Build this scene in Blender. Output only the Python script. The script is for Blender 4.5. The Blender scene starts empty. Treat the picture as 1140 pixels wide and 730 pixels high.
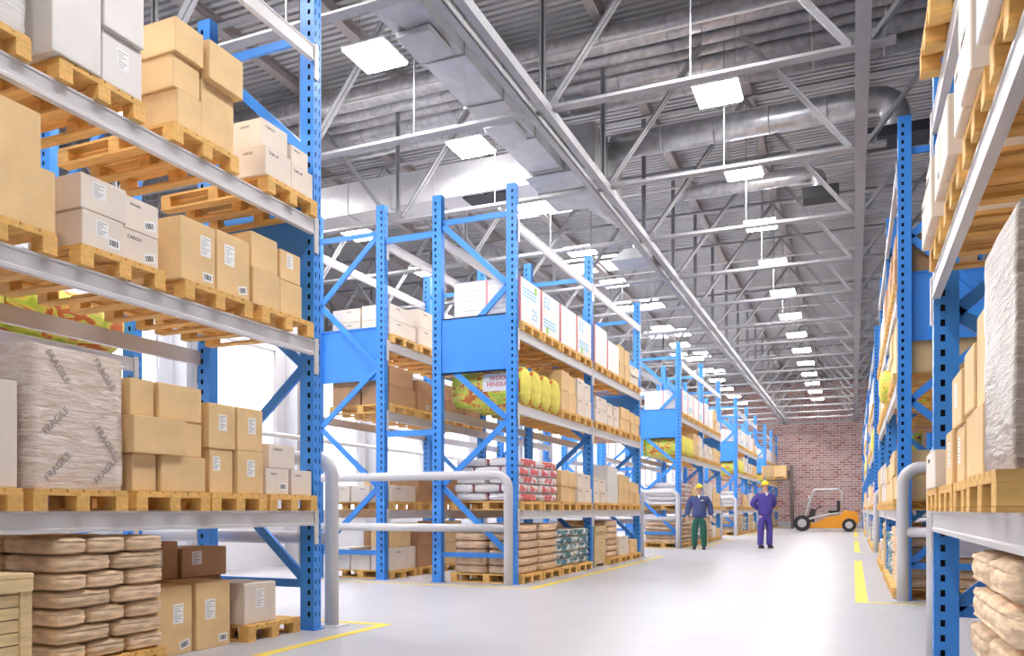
import bpy, bmesh, math, random
from mathutils import Vector, Matrix, noise
R = random.Random(7)
sc = bpy.context.scene
COL = sc.collection
PI = math.pi
FPX = 900.0; YAW = math.radians(22.9); CS, SN = math.cos(YAW), math.sin(YAW); CAMH = 1.1; HOR = 567.0
ORD = ['zeroth','first','second','third','fourth','fifth','sixth','seventh','eighth','ninth','tenth','eleventh','twelfth','thirteenth','fourteenth','fifteenth','sixteenth','seventeenth','eighteenth','nineteenth','twentieth']

# ---------------------------------------------------------------- measuring: a pixel column on a plane of constant X
def ypx(u, X):
    t = (u - 570.0) / FPX
    return X * (CS + SN * t) / (CS * t - SN)
def depth(X, Y): return -SN * X + CS * Y
def zpx(v, X, Y): return CAMH + (HOR - v) * depth(X, Y) / FPX

# ---------------------------------------------------------------- materials
MATS = {}
def nodes(m):
    m.use_nodes = True
    return m.node_tree.nodes, m.node_tree.links
def mat(name, col, rough=0.6, metal=0.0, var=0.0, scale=6.0, bump=0.0, bscale=40.0, stretch=(1,1,1), emit=0.0, spec=0.5):
    m = bpy.data.materials.new(name); n, l = nodes(m)
    b = n['Principled BSDF']
    b.inputs['Base Color'].default_value = (*col, 1); b.inputs['Roughness'].default_value = rough; b.inputs['Metallic'].default_value = metal
    b.inputs['Specular IOR Level'].default_value = spec
    if emit:
        b.inputs['Emission Color'].default_value = (*col, 1); b.inputs['Emission Strength'].default_value = emit
    if var or bump:
        tc = n.new('ShaderNodeTexCoord'); mp = n.new('ShaderNodeMapping'); mp.inputs['Scale'].default_value = stretch
        l.new(tc.outputs['Object'], mp.inputs['Vector'])
    if var:
        no = n.new('ShaderNodeTexNoise'); no.inputs['Scale'].default_value = scale; no.inputs['Detail'].default_value = 4
        l.new(mp.outputs[0], no.inputs['Vector'])
        mr = n.new('ShaderNodeMapRange'); mr.inputs['From Min'].default_value = .3; mr.inputs['From Max'].default_value = .7
        mr.inputs['To Min'].default_value = 1 - var; mr.inputs['To Max'].default_value = 1 + var
        l.new(no.outputs['Fac'], mr.inputs['Value'])
        oi = n.new('ShaderNodeObjectInfo'); mr2 = n.new('ShaderNodeMapRange')
        mr2.inputs['To Min'].default_value = 1 - var * .5; mr2.inputs['To Max'].default_value = 1 + var * .5
        l.new(oi.outputs['Random'], mr2.inputs['Value'])
        mu = n.new('ShaderNodeMath'); mu.operation = 'MULTIPLY'; l.new(mr.outputs[0], mu.inputs[0]); l.new(mr2.outputs[0], mu.inputs[1])
        hs = n.new('ShaderNodeHueSaturation'); hs.inputs['Color'].default_value = (*col, 1); l.new(mu.outputs[0], hs.inputs['Value'])
        l.new(hs.outputs[0], b.inputs['Base Color'])
    if bump:
        nb = n.new('ShaderNodeTexNoise'); nb.inputs['Scale'].default_value = bscale; nb.inputs['Detail'].default_value = 3
        l.new(mp.outputs[0], nb.inputs['Vector'])
        bp = n.new('ShaderNodeBump'); bp.inputs['Strength'].default_value = bump; bp.inputs['Distance'].default_value = .02
        l.new(nb.outputs['Fac'], bp.inputs['Height']); l.new(bp.outputs[0], b.inputs['Normal'])
    MATS[name] = m
    return m
M = {}
M['blue'] = mat('rack_blue_paint', (.045,.26,.76), .38, var=.05, scale=3)
M['beam'] = mat('beam_grey_paint', (.62,.60,.61), .4, var=.05, scale=3, stretch=(1,.3,4))
M['rail'] = mat('guard_rail_paint', (.57,.55,.56), .32, spec=.6)
M['galv'] = mat('galvanised_steel', (.50,.50,.52), .38, metal=.75, var=.22, scale=7)
M['duct'] = mat('duct_sheet_metal', (.42,.42,.435), .46, metal=.4, var=.12, scale=3)
M['duct_pale'] = mat('pale_duct_metal', (.66,.65,.67), .4, metal=.15, var=.03)  # branch duct: the light falling on it is put into a paler colour
M['truss'] = mat('truss_grey_paint', (.33,.325,.34), .5, var=.06)
M['purlin'] = mat('purlin_primer', (.40,.355,.345), .6, var=.06)
M['deck'] = mat('roof_deck_steel', (.52,.51,.525), .5, metal=.0, var=.05, scale=2)
M['pipe'] = mat('pipe_metal', (.52,.51,.53), .35, metal=.65, var=.2, scale=9)
M['conduit'] = mat('white_conduit', (.72,.69,.69), .4)
M['dark'] = mat('dark_grille', (.03,.03,.035), .6)
M['kraft'] = mat('kraft_board', (.78,.54,.27), .72, var=.07, scale=5, bump=.04, bscale=60)
M['brown'] = mat('brown_board', (.50,.28,.14), .75, var=.08, scale=5, bump=.04, bscale=60)
M['cream'] = mat('cream_board', (.78,.68,.585), .72, var=.05, scale=5, bump=.03, bscale=60)
M['white_board'] = mat('white_board', (.76,.72,.69), .6, var=.03)
M['paper'] = mat('label_paper', (.86,.85,.84), .6)
M['ink'] = mat('black_ink', (.03,.03,.035), .6)
M['ink_grey'] = mat('grey_ink', (.30,.27,.26), .6)
M['red_ink'] = mat('red_ink', (.62,.03,.05), .5)
M['blue_ink'] = mat('light_blue_ink', (.22,.60,.80), .5)
M['green_ink'] = mat('green_ink', (.30,.65,.08), .5)
M['pink'] = mat('pink_edge', (.80,.30,.33), .5)
M['wood'] = mat('pallet_wood', (.78,.46,.14), .7, var=.16, scale=4, stretch=(1,6,6), bump=.08, bscale=30)
M['crate'] = mat('crate_wood', (.72,.55,.30), .7, var=.14, scale=5, stretch=(2,1,6), bump=.06)
M['tan_sack'] = mat('tan_woven_sack', (.76,.54,.35), .8, var=.22, scale=7, stretch=(1,1,3.0), bump=.5, bscale=9)
M['burlap'] = mat('cream_burlap', (.76,.56,.37), .85, var=.24, scale=8, stretch=(1,1,3.0), bump=.6, bscale=10)
M['rubber'] = mat('black_rubber', (.02,.02,.02), .7)
M['orange'] = mat('forklift_orange', (.80,.33,.015), .35)
M['mast_steel'] = mat('mast_dark_steel', (.15,.115,.105), .5, metal=.3)
M['steel_grey'] = mat('forklift_grey', (.55,.53,.55), .4, metal=.1)
M['seat_black'] = mat('seat_black', (.03,.03,.03), .6)
M['yellow_line'] = mat('yellow_floor_paint', (.88,.66,.03), .45, var=.06)
M['skin'] = mat('skin', (.72,.42,.32), .55)
M['navy'] = mat('navy_jacket', (.055,.075,.20), .8, var=.12, bump=.2, bscale=14)
M['green_trousers'] = mat('green_trousers', (.018,.115,.075), .8, var=.12, bump=.2, bscale=14)
M['purple'] = mat('purple_blue_overall', (.085,.06,.33), .8, var=.12, bump=.2, bscale=14)
M['helmet'] = mat('yellow_helmet', (.85,.62,.02), .3)
M['shoe'] = mat('dark_shoe', (.05,.03,.05), .6)
M['wall'] = mat('white_wall', (.80,.80,.82), .6, var=.02)
M['wall_grey'] = mat('grey_wall_panel', (.42,.42,.44), .6, var=.05)
M['column'] = mat('pale_column', (.60,.60,.63), .5)
M['lamp'] = mat('lamp_glow', (1,.98,.97), .5, emit=62)
M['window'] = mat('daylit_pane', (.95,.97,1), .3, emit=1.0)
M['sky'] = mat('skylight_pane', (.95,.97,1), .3, emit=5.0)
M['yellow_end'] = mat('yellow_wool', (.80,.71,.14), .85, var=.12, scale=14, bump=.4, bscale=25)
M['hair'] = mat('grey_hair', (.25,.22,.20), .8)
def m_floor():
    m = mat('polished_concrete', (.47,.46,.49), .3, var=.035, scale=1.3, spec=.45)
    n, l = nodes(m); b = n['Principled BSDF']
    tc = n.new('ShaderNodeTexCoord'); no = n.new('ShaderNodeTexNoise'); no.inputs['Scale'].default_value = 2.2; no.inputs['Detail'].default_value = 6
    l.new(tc.outputs['Object'], no.inputs['Vector']); mr = n.new('ShaderNodeMapRange')
    mr.inputs['From Min'].default_value = .3; mr.inputs['From Max'].default_value = .7
    mr.inputs['To Min'].default_value = .27; mr.inputs['To Max'].default_value = .31
    b.inputs['Roughness'].default_value = .37
    return m
M['floor'] = m_floor()
def m_brick():
    m = bpy.data.materials.new('old_brick'); n, l = nodes(m); b = n['Principled BSDF']; b.inputs['Roughness'].default_value = .85
    tc = n.new('ShaderNodeTexCoord'); mp = n.new('ShaderNodeMapping'); mp.inputs['Rotation'].default_value = (PI/2, 0, 0)
    l.new(tc.outputs['Object'], mp.inputs['Vector'])
    br = n.new('ShaderNodeTexBrick'); br.inputs['Scale'].default_value = 1.0
    br.inputs['Brick Width'].default_value = .42; br.inputs['Row Height'].default_value = .155; br.inputs['Mortar Size'].default_value = .024
    br.inputs['Color1'].default_value = (.40,.09,.065,1); br.inputs['Color2'].default_value = (.74,.40,.33,1); br.inputs['Mortar'].default_value = (.80,.72,.69,1)
    br.inputs['Bias'].default_value = -.1
    l.new(mp.outputs[0], br.inputs['Vector'])
    no = n.new('ShaderNodeTexNoise'); no.inputs['Scale'].default_value = 1.6; no.inputs['Detail'].default_value = 8; no.inputs['Roughness'].default_value = .8
    l.new(tc.outputs['Object'], no.inputs['Vector'])
    mr = n.new('ShaderNodeMapRange'); mr.inputs['From Min'].default_value = .42; mr.inputs['From Max'].default_value = .66; mr.inputs['To Max'].default_value = .75
    l.new(no.outputs['Fac'], mr.inputs['Value'])
    mx = n.new('ShaderNodeMixRGB'); mx.inputs['Color2'].default_value = (.74,.62,.60,1)
    l.new(mr.outputs[0], mx.inputs['Fac']); l.new(br.outputs['Color'], mx.inputs['Color1']); l.new(mx.outputs[0], b.inputs['Base Color'])
    bp = n.new('ShaderNodeBump'); bp.inputs['Strength'].default_value = .4; l.new(br.outputs['Fac'], bp.inputs['Height']); bp.invert = True; l.new(bp.outputs[0], b.inputs['Normal'])
    return m
M['brick'] = m_brick()
def m_wrap(name, c1, c2):       # crinkled stretch film over a load
    m = bpy.data.materials.new(name); n, l = nodes(m); b = n['Principled BSDF']; b.inputs['Roughness'].default_value = .28
    tc = n.new('ShaderNodeTexCoord'); mp = n.new('ShaderNodeMapping'); mp.inputs['Scale'].default_value = (2, 2, 14); mp.inputs['Rotation'].default_value = (.12, .1, 0)
    l.new(tc.outputs['Object'], mp.inputs['Vector'])
    no = n.new('ShaderNodeTexNoise'); no.inputs['Scale'].default_value = 2.6; no.inputs['Detail'].default_value = 7; no.inputs['Roughness'].default_value = .65; no.inputs['Distortion'].default_value = .8
    l.new(mp.outputs[0], no.inputs['Vector'])
    cr = n.new('ShaderNodeValToRGB'); cr.color_ramp.elements[0].position = .36; cr.color_ramp.elements[1].position = .66
    cr.color_ramp.elements[0].color = (*c1, 1); cr.color_ramp.elements[1].color = (*c2, 1)
    l.new(no.outputs['Fac'], cr.inputs['Fac']); l.new(cr.outputs[0], b.inputs['Base Color'])
    bp = n.new('ShaderNodeBump'); bp.inputs['Strength'].default_value = .7; bp.inputs['Distance'].default_value = .02
    l.new(no.outputs['Fac'], bp.inputs['Height']); l.new(bp.outputs[0], b.inputs['Normal'])
    return m
M['wrap'] = m_wrap('stretch_film_over_kraft', (.62,.46,.35), (.88,.79,.72))
M['wrap_dark'] = m_wrap('stretch_film_over_boxes', (.20,.145,.105), (.38,.30,.24))
M['wrap_white'] = m_wrap('white_stretch_film', (.62,.58,.55), (.80,.78,.77))
def m_bag(name, base, patch, lo, hi, thr):   # printed bag: coloured panel on a pale bag
    m = bpy.data.materials.new(name); n, l = nodes(m); b = n['Principled BSDF']; b.inputs['Roughness'].default_value = .5
    tc = n.new('ShaderNodeTexCoord'); sx = n.new('ShaderNodeSeparateXYZ'); l.new(tc.outputs['Generated'], sx.inputs[0])
    def band(out, a, c):
        g = n.new('ShaderNodeMath'); g.operation = 'GREATER_THAN'; g.inputs[1].default_value = a; l.new(out, g.inputs[0])
        s = n.new('ShaderNodeMath'); s.operation = 'LESS_THAN'; s.inputs[1].default_value = c; l.new(out, s.inputs[0])
        k = n.new('ShaderNodeMath'); k.operation = 'MULTIPLY'; l.new(g.outputs[0], k.inputs[0]); l.new(s.outputs[0], k.inputs[1]); return k.outputs[0]
    no = n.new('ShaderNodeTexNoise'); no.inputs['Scale'].default_value = 7; l.new(tc.outputs['Object'], no.inputs['Vector'])
    oi = n.new('ShaderNodeObjectInfo'); ad = n.new('ShaderNodeMath'); ad.operation = 'ADD'
    sc_ = n.new('ShaderNodeMath'); sc_.operation = 'MULTIPLY'; sc_.inputs[1].default_value = .12; l.new(oi.outputs['Random'], sc_.inputs[0])
    l.new(no.outputs['Fac'], ad.inputs[0]); l.new(sc_.outputs[0], ad.inputs[1])
    gt = n.new('ShaderNodeMath'); gt.operation = 'GREATER_THAN'; gt.inputs[1].default_value = thr; l.new(ad.outputs[0], gt.inputs[0])
    m1 = n.new('ShaderNodeMath'); m1.operation = 'MULTIPLY'; l.new(band(sx.outputs['Y'], lo, hi), m1.inputs[0]); l.new(gt.outputs[0], m1.inputs[1])
    m2 = n.new('ShaderNodeMath'); m2.operation = 'MULTIPLY'; l.new(m1.outputs[0], m2.inputs[0]); l.new(band(sx.outputs['Z'], .12, .88), m2.inputs[1])
    mx = n.new('ShaderNodeMixRGB'); mx.inputs['Color1'].default_value = (*base, 1); mx.inputs['Color2'].default_value = (*patch, 1)
    l.new(m2.outputs[0], mx.inputs['Fac']); l.new(mx.outputs[0], b.inputs['Base Color'])
    return m
M['red_bag'] = m_bag('white_and_red_bag', (.80,.75,.74), (.72,.13,.14), .10, .88, .545)
M['teal_bag'] = m_bag('white_and_teal_bag', (.76,.77,.73), (.05,.20,.25), .05, .95, .60)
def m_roll():                                  # printed film round a wool roll
    m = bpy.data.materials.new('printed_roll_film'); n, l = nodes(m); b = n['Principled BSDF']; b.inputs['Roughness'].default_value = .3
    tc = n.new('ShaderNodeTexCoord'); no = n.new('ShaderNodeTexNoise'); no.inputs['Scale'].default_value = 4.5; no.inputs['Detail'].default_value = 3; no.inputs['Distortion'].default_value = 1.2
    mp = n.new('ShaderNodeMapping'); mp.inputs['Scale'].default_value = (1, 2, 2); l.new(tc.outputs['Object'], mp.inputs['Vector']); l.new(mp.outputs[0], no.inputs['Vector'])
    cr = n.new('ShaderNodeValToRGB'); e = cr.color_ramp.elements
    e[0].position = .40; e[0].color = (.62,.16,.03,1); e[1].position = .66; e[1].color = (.45,.62,.05,1)
    k = e.new(.45); k.color = (.78,.45,.10,1); k = e.new(.49); k.color = (.82,.74,.12,1)
    l.new(no.outputs['Fac'], cr.inputs['Fac']); l.new(cr.outputs[0], b.inputs['Base Color'])
    return m
M['roll'] = m_roll()

# ---------------------------------------------------------------- mesh building
class MB:
    def __init__(s): s.v = []; s.f = []; s.sm = []; s.mi = []
    def add(s, vs, fs, smooth=False, mi=0):
        b = len(s.v); s.v += [tuple(p) for p in vs]
        for f in fs: s.f.append(tuple(b + i for i in f)); s.sm.append(smooth); s.mi.append(mi)
        return s
    def box(s, x0, x1, y0, y1, z0, z1, mi=0, ch=0.0):
        if ch:
            bm = bmesh.new(); bmesh.ops.create_cube(bm, size=1)
            for v in bm.verts: v.co = Vector((x0+(v.co.x+.5)*(x1-x0), y0+(v.co.y+.5)*(y1-y0), z0+(v.co.z+.5)*(z1-z0)))
            bmesh.ops.bevel(bm, geom=bm.edges[:], offset=ch, segments=1, affect='EDGES', profile=.5)
            bm.verts.index_update(); s.add([v.co for v in bm.verts], [[v.index for v in f.verts] for f in bm.faces], False, mi); bm.free(); return s
        vs = [(x0,y0,z0),(x1,y0,z0),(x1,y1,z0),(x0,y1,z0),(x0,y0,z1),(x1,y0,z1),(x1,y1,z1),(x0,y1,z1)]
        return s.add(vs, [(0,3,2,1),(4,5,6,7),(0,1,5,4),(1,2,6,5),(2,3,7,6),(3,0,4,7)], False, mi)
    def bar(s, a, b, w, h, up=(0,0,1), mi=0):
        a = Vector(a); b = Vector(b); d = (b - a).normalized(); u = Vector(up)
        if abs(d.dot(u)) > .98: u = Vector((0,1,0))
        x = d.cross(u).normalized(); u = x.cross(d).normalized()
        vs = []
        for p in (a, b):
            for i, j in ((-1,-1),(1,-1),(1,1),(-1,1)): vs.append(p + x*i*w/2 + u*j*h/2)
        return s.add(vs, [(0,3,2,1),(4,5,6,7),(0,1,5,4),(1,2,6,5),(2,3,7,6),(3,0,4,7)], False, mi)
    def angle(s, a, b, w, t=.008, up=(0,0,1), flip=1, mi=0):     # steel angle: two legs
        a = Vector(a); b = Vector(b); d = (b - a).normalized(); u = Vector(up)
        if abs(d.dot(u)) > .98: u = Vector((0,1,0))
        x = d.cross(u).normalized(); u = x.cross(d).normalized(); x = x * flip
        prof = [(0,0),(w,0),(w,t),(t,t),(t,w),(0,w)]
        vs = [p + x*q[0] + u*q[1] for p in (a, b) for q in prof]; n = 6
        fs = [tuple(range(n)), tuple(range(2*n-1, n-1, -1))] + [(i, (i+1) % n, n+(i+1) % n, n+i) for i in range(n)]
        return s.add(vs, fs, False, mi)
    def prism(s, poly, axis, a, b, mi=0):                         # poly in the two other axes, extruded along axis
        n = len(poly); vs = []
        for t in (a, b):
            for p in poly:
                vs.append({'x': (t, p[0], p[1]), 'y': (p[0], t, p[1]), 'z': (p[0], p[1], t)}[axis])
        return s.add(vs, [tuple(range(n)), tuple(range(2*n-1, n-1, -1))] + [(i, (i+1) % n, n+(i+1) % n, n+i) for i in range(n)], False, mi)
    def tube(s, path, r, n=14, caps=True, mi=0, smooth=True):
        path = [Vector(p) for p in path]; rs = r if isinstance(r, (list, tuple)) else [r]*len(path)
        vs = []; prev = None
        for i, p in enumerate(path):
            if i == 0: d = path[1]-p
            elif i == len(path)-1: d = p-path[i-1]
            else: d = (path[i+1]-p).normalized() + (p-path[i-1]).normalized()
            d.normalize()
            if prev is None:
                u = Vector((0,0,1)) if abs(d.z) < .9 else Vector((1,0,0))
                x = d.cross(u).normalized()
            else:
                x = (prev - d*prev.dot(d)).normalized()
            prev = x; y = d.cross(x)
            for k in range(n):
                a = 2*PI*k/n; vs.append(p + (x*math.cos(a) + y*math.sin(a))*rs[i])
        fs = []
        for i in range(len(path)-1):
            for k in range(n):
                k2 = (k+1) % n; fs.append((i*n+k, i*n+k2, (i+1)*n+k2, (i+1)*n+k))
        s.add(vs, fs, smooth, mi)
        if caps:
            b = len(s.v) - len(vs)
            s.f += [tuple(b+k for k in range(n-1, -1, -1)), tuple(b+(len(path)-1)*n+k for k in range(n))]; s.sm += [False, False]; s.mi += [mi, mi]
        return s
    def ball(s, c, r, nu=14, nv=9, mi=0):
        r = r if isinstance(r, (list, tuple)) else (r, r, r); vs = [(c[0], c[1], c[2]-r[2])]
        for j in range(1, nv):
            t = -PI/2 + PI*j/nv
            for i in range(nu):
                a = 2*PI*i/nu; vs.append((c[0]+r[0]*math.cos(t)*math.cos(a), c[1]+r[1]*math.cos(t)*math.sin(a), c[2]+r[2]*math.sin(t)))
        vs.append((c[0], c[1], c[2]+r[2])); fs = [(0, 1+(i+1) % nu, 1+i) for i in range(nu)]
        for j in range(nv-2):
            for i in range(nu):
                a = 1+j*nu+i; b = 1+j*nu+(i+1) % nu; fs.append((a, b, b+nu, a+nu))
        t = len(vs)-1; k = 1+(nv-2)*nu; fs += [(k+i, k+(i+1) % nu, t) for i in range(nu)]
        return s.add(vs, fs, True, mi)
    def mesh(s, name, mats):
        me = bpy.data.meshes.new(name); me.from_pydata(s.v, [], s.f)
        for m in (mats if isinstance(mats, (list, tuple)) else [mats]): me.materials.append(m)
        me.polygons.foreach_set('use_smooth', s.sm); me.polygons.foreach_set('material_index', s.mi); me.update()
        return me
def link(name, data, parent=None, loc=(0,0,0), rz=0.0):
    o = bpy.data.objects.new(name, data); COL.objects.link(o); o.location = loc
    if rz: o.rotation_euler = (0,0,rz)
    if parent is not None: o.parent = parent
    return o
def obj(name, mb, m, parent=None, loc=(0,0,0), rz=0.0): return link(name, mb.mesh(name, m), parent, loc, rz)
def tag(o, label, cat, group=None):
    assert 4 <= len(label.replace(',', ' ').split()) <= 16, label
    o['label'] = label; o['category'] = cat
    if group: o['group'] = group
    return o
def thing(name, label, cat, loc=(0,0,0), rz=0.0, group=None): return tag(link(name, None, None, loc, rz), label, cat, group)
def struct(name, mb, m, loc=(0,0,0)):
    o = obj(name, mb, m, None, loc); o['kind'] = 'structure'; return o
_cache = {}
def cached(key, fn):
    if key not in _cache: _cache[key] = fn()
    return _cache[key]
def textmesh(s, size, m, rot=0.0, ext=.0006):       # lettering standing in the YZ plane, facing +X, centred on the origin
    def mk():
        cu = bpy.data.curves.new('lettering', 'FONT'); cu.body = s; cu.size = size; cu.align_x = 'CENTER'; cu.align_y = 'CENTER'; cu.extrude = ext; cu.resolution_u = 3
        t = bpy.data.objects.new('lettering', cu); me = bpy.data.meshes.new_from_object(t)
        ca, sa = math.cos(rot), math.sin(rot)
        for v in me.vertices:
            x, y, z = v.co; v.co = (z, x*ca - y*sa, x*sa + y*ca)
        me.materials.clear(); me.materials.append(m); bpy.data.objects.remove(t); bpy.data.curves.remove(cu)
        return me
    return cached(('txt', s, size, m.name, rot), mk)

# ---------------------------------------------------------------- racking
POST_H = 5.86; FD = 1.22; BAY = 3.70; TIERS = [1.09, 2.64, 3.74, 5.32]; BH = .135
PWX, PWY = .15, .11
def post_mesh():                       # hollow section with rows of real slots; aisle side is +X
    mb = MB(); hx, hy = PWX/2, PWY/2
    zs = [0.0]; z = .12
    while z + .06 < POST_H: zs += [z, z+.045]; z += .1
    zs.append(POST_H)
    def face(cols, place):
        nc = len(cols); vs = [place(a, z) for z in zs for a in cols]; fs = []
        for i in range(len(zs)-1):
            for j in range(nc-1):
                if i % 2 == 1 and j % 2 == 1: continue
                fs.append((i*nc+j, i*nc+j+1, (i+1)*nc+j+1, (i+1)*nc+j))
        mb.add(vs, fs)
    face([-hx, .008, .036, hx], lambda a, z: (a, -hy, z))
    face([hx, -.008, -.036, -hx][::1] if False else [-hx, .008, .036, hx], lambda a, z: (a, hy, z))
    face([-hy, -.034, -.022, .022, .034, hy], lambda a, z: (hx, a, z))
    mb.add([(-hx,0,.01),(hx,0,.01),(hx,0,POST_H-.01),(-hx,0,POST_H-.01)], [(0,1,2,3)], False, 1); mb.add([(hx*.55,-hy,.01),(hx*.55,hy,.01),(hx*.55,hy,POST_H-.01),(hx*.55,-hy,POST_H-.01)], [(0,1,2,3)], False, 1)  # dark inner sheets, added so the slots look shaded inside
    mb.add([(-hx,-hy,0),(-hx,hy,0),(-hx,hy,POST_H),(-hx,-hy,POST_H)], [(0,1,2,3)])
    mb.add([(-hx,-hy,POST_H),(hx,-hy,POST_H),(hx,hy,POST_H),(-hx,hy,POST_H)], [(0,1,2,3)])
    return mb.mesh('upright_post', [M['blue'], M['dark']])
POST = post_mesh()
def beam_mesh(L):
    def mk():
        mb = MB(); w = .05
        prof = [(-w,0),(0,0),(0,.022),(-.007,.03),(-.007,BH-.022),(0,BH-.014),(0,BH),(-w,BH)]
        mb.prism(prof, 'y', -L/2, L/2); return mb.mesh('shelf_beam', M['beam'])
    return cached(('beam', L), mk)
CONN = cached('conn', lambda: MB().box(-.006, .006, -.028, .028, -.17, .15).mesh('beam_connector', M['beam']))
FOOT = cached('foot', lambda: MB().box(-.10, .10, -.075, .075, 0, .008).mesh('foot_plate', M['blue']))
def rack(Xf, s, ys, label, row_group, tiers=TIERS, end_panels=(0, -1), name='pallet_rack'):
    """Xf aisle post centre, s=+1: aisle towards +X. ys: frame positions along the aisle."""
    rz = 0 if s > 0 else PI
    root = thing(name, label, 'pallet rack', (Xf, ys[0], 0), rz, row_group)
    loc = lambda y: (y - ys[0]) * (1 if s > 0 else -1)
    ends = [k % len(ys) for k in end_panels]
    for i, y in enumerate(ys):
        ly = loc(y)
        for x, fl in ((0, 0), (-FD, PI)):
            p = link('post', POST, root, (x, ly, 0), fl); link('foot_plate', FOOT, p)
        zz = [(0,.45),(-1,1.45),(0,2.42),(-1,3.35),(0,4.40),(-1,5.42)]
        x0, x1 = -.06, -FD + .06
        for (a, za), (b, zb) in zip(zz, zz[1:]):
            obj('diagonal_brace', MB().bar((x0 if a == 0 else x1, ly, za), (x0 if b == 0 else x1, ly, zb), .085, .035, up=(0,1,0)), M['blue'], root)
        for z in (.42, 5.44):
            obj('cross_bar', MB().bar((x0, ly, z), (x1, ly, z), .035, .075), M['blue'], root)
        if i in ends:
            obj('end_panel', MB().box(x1-.0, x0+.0, ly-.03, ly-.022, 3.14, 3.98).box(x1, x0, ly-.03, ly-.005, 3.14, 3.16).box(x1, x0, ly-.03, ly-.005, 3.96, 3.98), M['blue'], root)
    for ya, yb in zip(ys, ys[1:]):
        L = abs(yb - ya) - PWY
        for z in tiers:
            for x, fl in ((PWX/2 + .012, 0), (-FD - PWX/2 - .012, PI)):
                b = link('beam', beam_mesh(round(L, 3)), root, (x, loc((ya+yb)/2), z - BH), fl)
                for e in (-1, 1): link('beam_connector', CONN, b, (.001, e*(L/2+.022), 0))
    return root
def spacer_bars(Xa, Xb, ys, label):
    for i, y in enumerate(ys):
        for z, w in ((5.30, 'upper'), (2.28, 'lower')):
            tag(obj('row_spacer', MB().box(Xa+.09, Xb-.09, y-.02, y+.02, z-.045, z+.045), M['blue']), f'{w} blue spacer bar tying {label[i]} to the row behind', 'spacer bar', 'blue spacers between back-to-back racks')
XL, XR = -4.60, .57
XB = XL - FD - 1.0
RUN0 = (2.43, 6.13); RUNS = [10.9 + 12.17*k for k in range(4)]
rack(XL, 1, RUN0, 'first left rack, blue posts, nearest, shrink-wrapped load on its lowest beam', 'racks of the left row')
rack(XB-FD, -1, RUN0, 'first back-row rack, nearly empty, between first left rack and white wall', 'racks of the back row', end_panels=())
rack(XR, -1, RUN0, 'first right rack, blue posts, nearest, its beams running out of frame', 'racks of the right row')
for k, y in enumerate(RUNS):
    ys = (y, y+BAY, y+2*BAY)
    rack(XL, 1, ys, f'{ORD[k+2]} left rack, two bays of blue posts with guard rail before it', 'racks of the left row')
    rack(XR, -1, ys, f'{ORD[k+2]} right rack, two bays of blue posts seen almost edge-on', 'racks of the right row')
    if k < 2: rack(XB-FD, -1, ys, f'{ORD[k+2]} back-row rack, blue posts behind the {ORD[k+2]} left rack', 'racks of the back row')
rack(XR + FD + 1.0 + FD, 1, (RUNS[0], RUNS[0]+BAY, RUNS[0]+2*BAY), 'far-side rack seen through the end frame of the second right rack', 'racks of the back row')
spacer_bars(XB, XL-FD, [RUNS[0], RUNS[1]], ['the second left rack', 'the third left rack'])

# ---------------------------------------------------------------- guard rails
def guard(Xp, s, y, label, length=3.40, zt=1.60, zl=.83):
    root = thing('guard_rail', label, 'guard rail', (Xp, y, 0), 0, 'tubular guard rails at rack ends')
    r = .066; b = .20; path = [(0,0,.012), (0,0,.5), (0,0,zt-b)]
    for k in range(1, 8):
        a = PI/2*k/8; path.append((-s*(b-b*math.cos(a)), 0, zt-b+b*math.sin(a)))
    path += [(-s*b, 0, zt), (-s*(length-b), 0, zt)]
    for k in range(1, 8):
        a = PI/2*k/8; path.append((-s*(length-b+b*math.sin(a)), 0, zt-b+b*math.cos(a)))
    path += [(-s*length, 0, zt-b), (-s*length, 0, .012)]
    obj('hoop_tube', MB().tube(path, r, 16), M['rail'], root)
    obj('lower_rail', MB().tube([(-s*(r*.6), 0, zl), (-s*(length-r*.6), 0, zl)], r*.92, 16), M['rail'], root)
    for x in (0, -s*length): obj('foot_plate', MB().box(x-.13, x+.13, -.11, .11, 0, .012, ch=.004), M['rail'], root)
guard(XL+.04, 1, 6.40, 'white tubular guard rail behind the first left rack')
guard(XR-.03, -1, 6.40, 'white tubular guard rail behind the first right rack')
for k, y in enumerate(RUNS):
    guard(XL+.04, 1, y-.24, f'white tubular guard rail before the {ORD[k+2]} left rack')
    guard(XR-.03, -1, y-.24, f'white tubular guard rail before the {ORD[k+2]} right rack')
    if k < 3: guard(XL+.04, 1, y+2*BAY+.26, f'white tubular guard rail behind the {ORD[k+2]} left rack')

# ---------------------------------------------------------------- pallets
PH = .135
def pallet_meshes(w, d, near):
    def mk():
        mb = MB(); n = 6
        for i in range(n):
            c = -w/2 + w*(i+.5)/n; mb.box(-d/2, d/2, c-w/n*.44, c+w/n*.44, PH-.02, PH, ch=0)
        for x in (-d/2+.05, 0, d/2-.05): mb.box(x-.05, x+.05, -w/2, w/2, PH-.04, PH-.0201)
        deck = mb.mesh('plank_deck', M['wood'])
        blk = MB().box(-.055, .055, -.048, .048, .018, PH-.0402, ch=.003).mesh('block', M['wood'])
        if near: skid = MB().box(-d/2, d/2, -.048, .048, 0, .0178).mesh('skid', M['wood'])
        else:
            mb = MB().box(-d/2, d/2, -.048, .048, 0, .0178)
            for x in (-d/2+.055, 0, d/2-.055): mb.box(x-.055, x+.055, -.048, .048, .0179, PH-.0402)
            skid = mb.mesh('skid', M['wood'])
        return deck, blk, skid
    return cached(('pal', w, d, near), mk)
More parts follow.
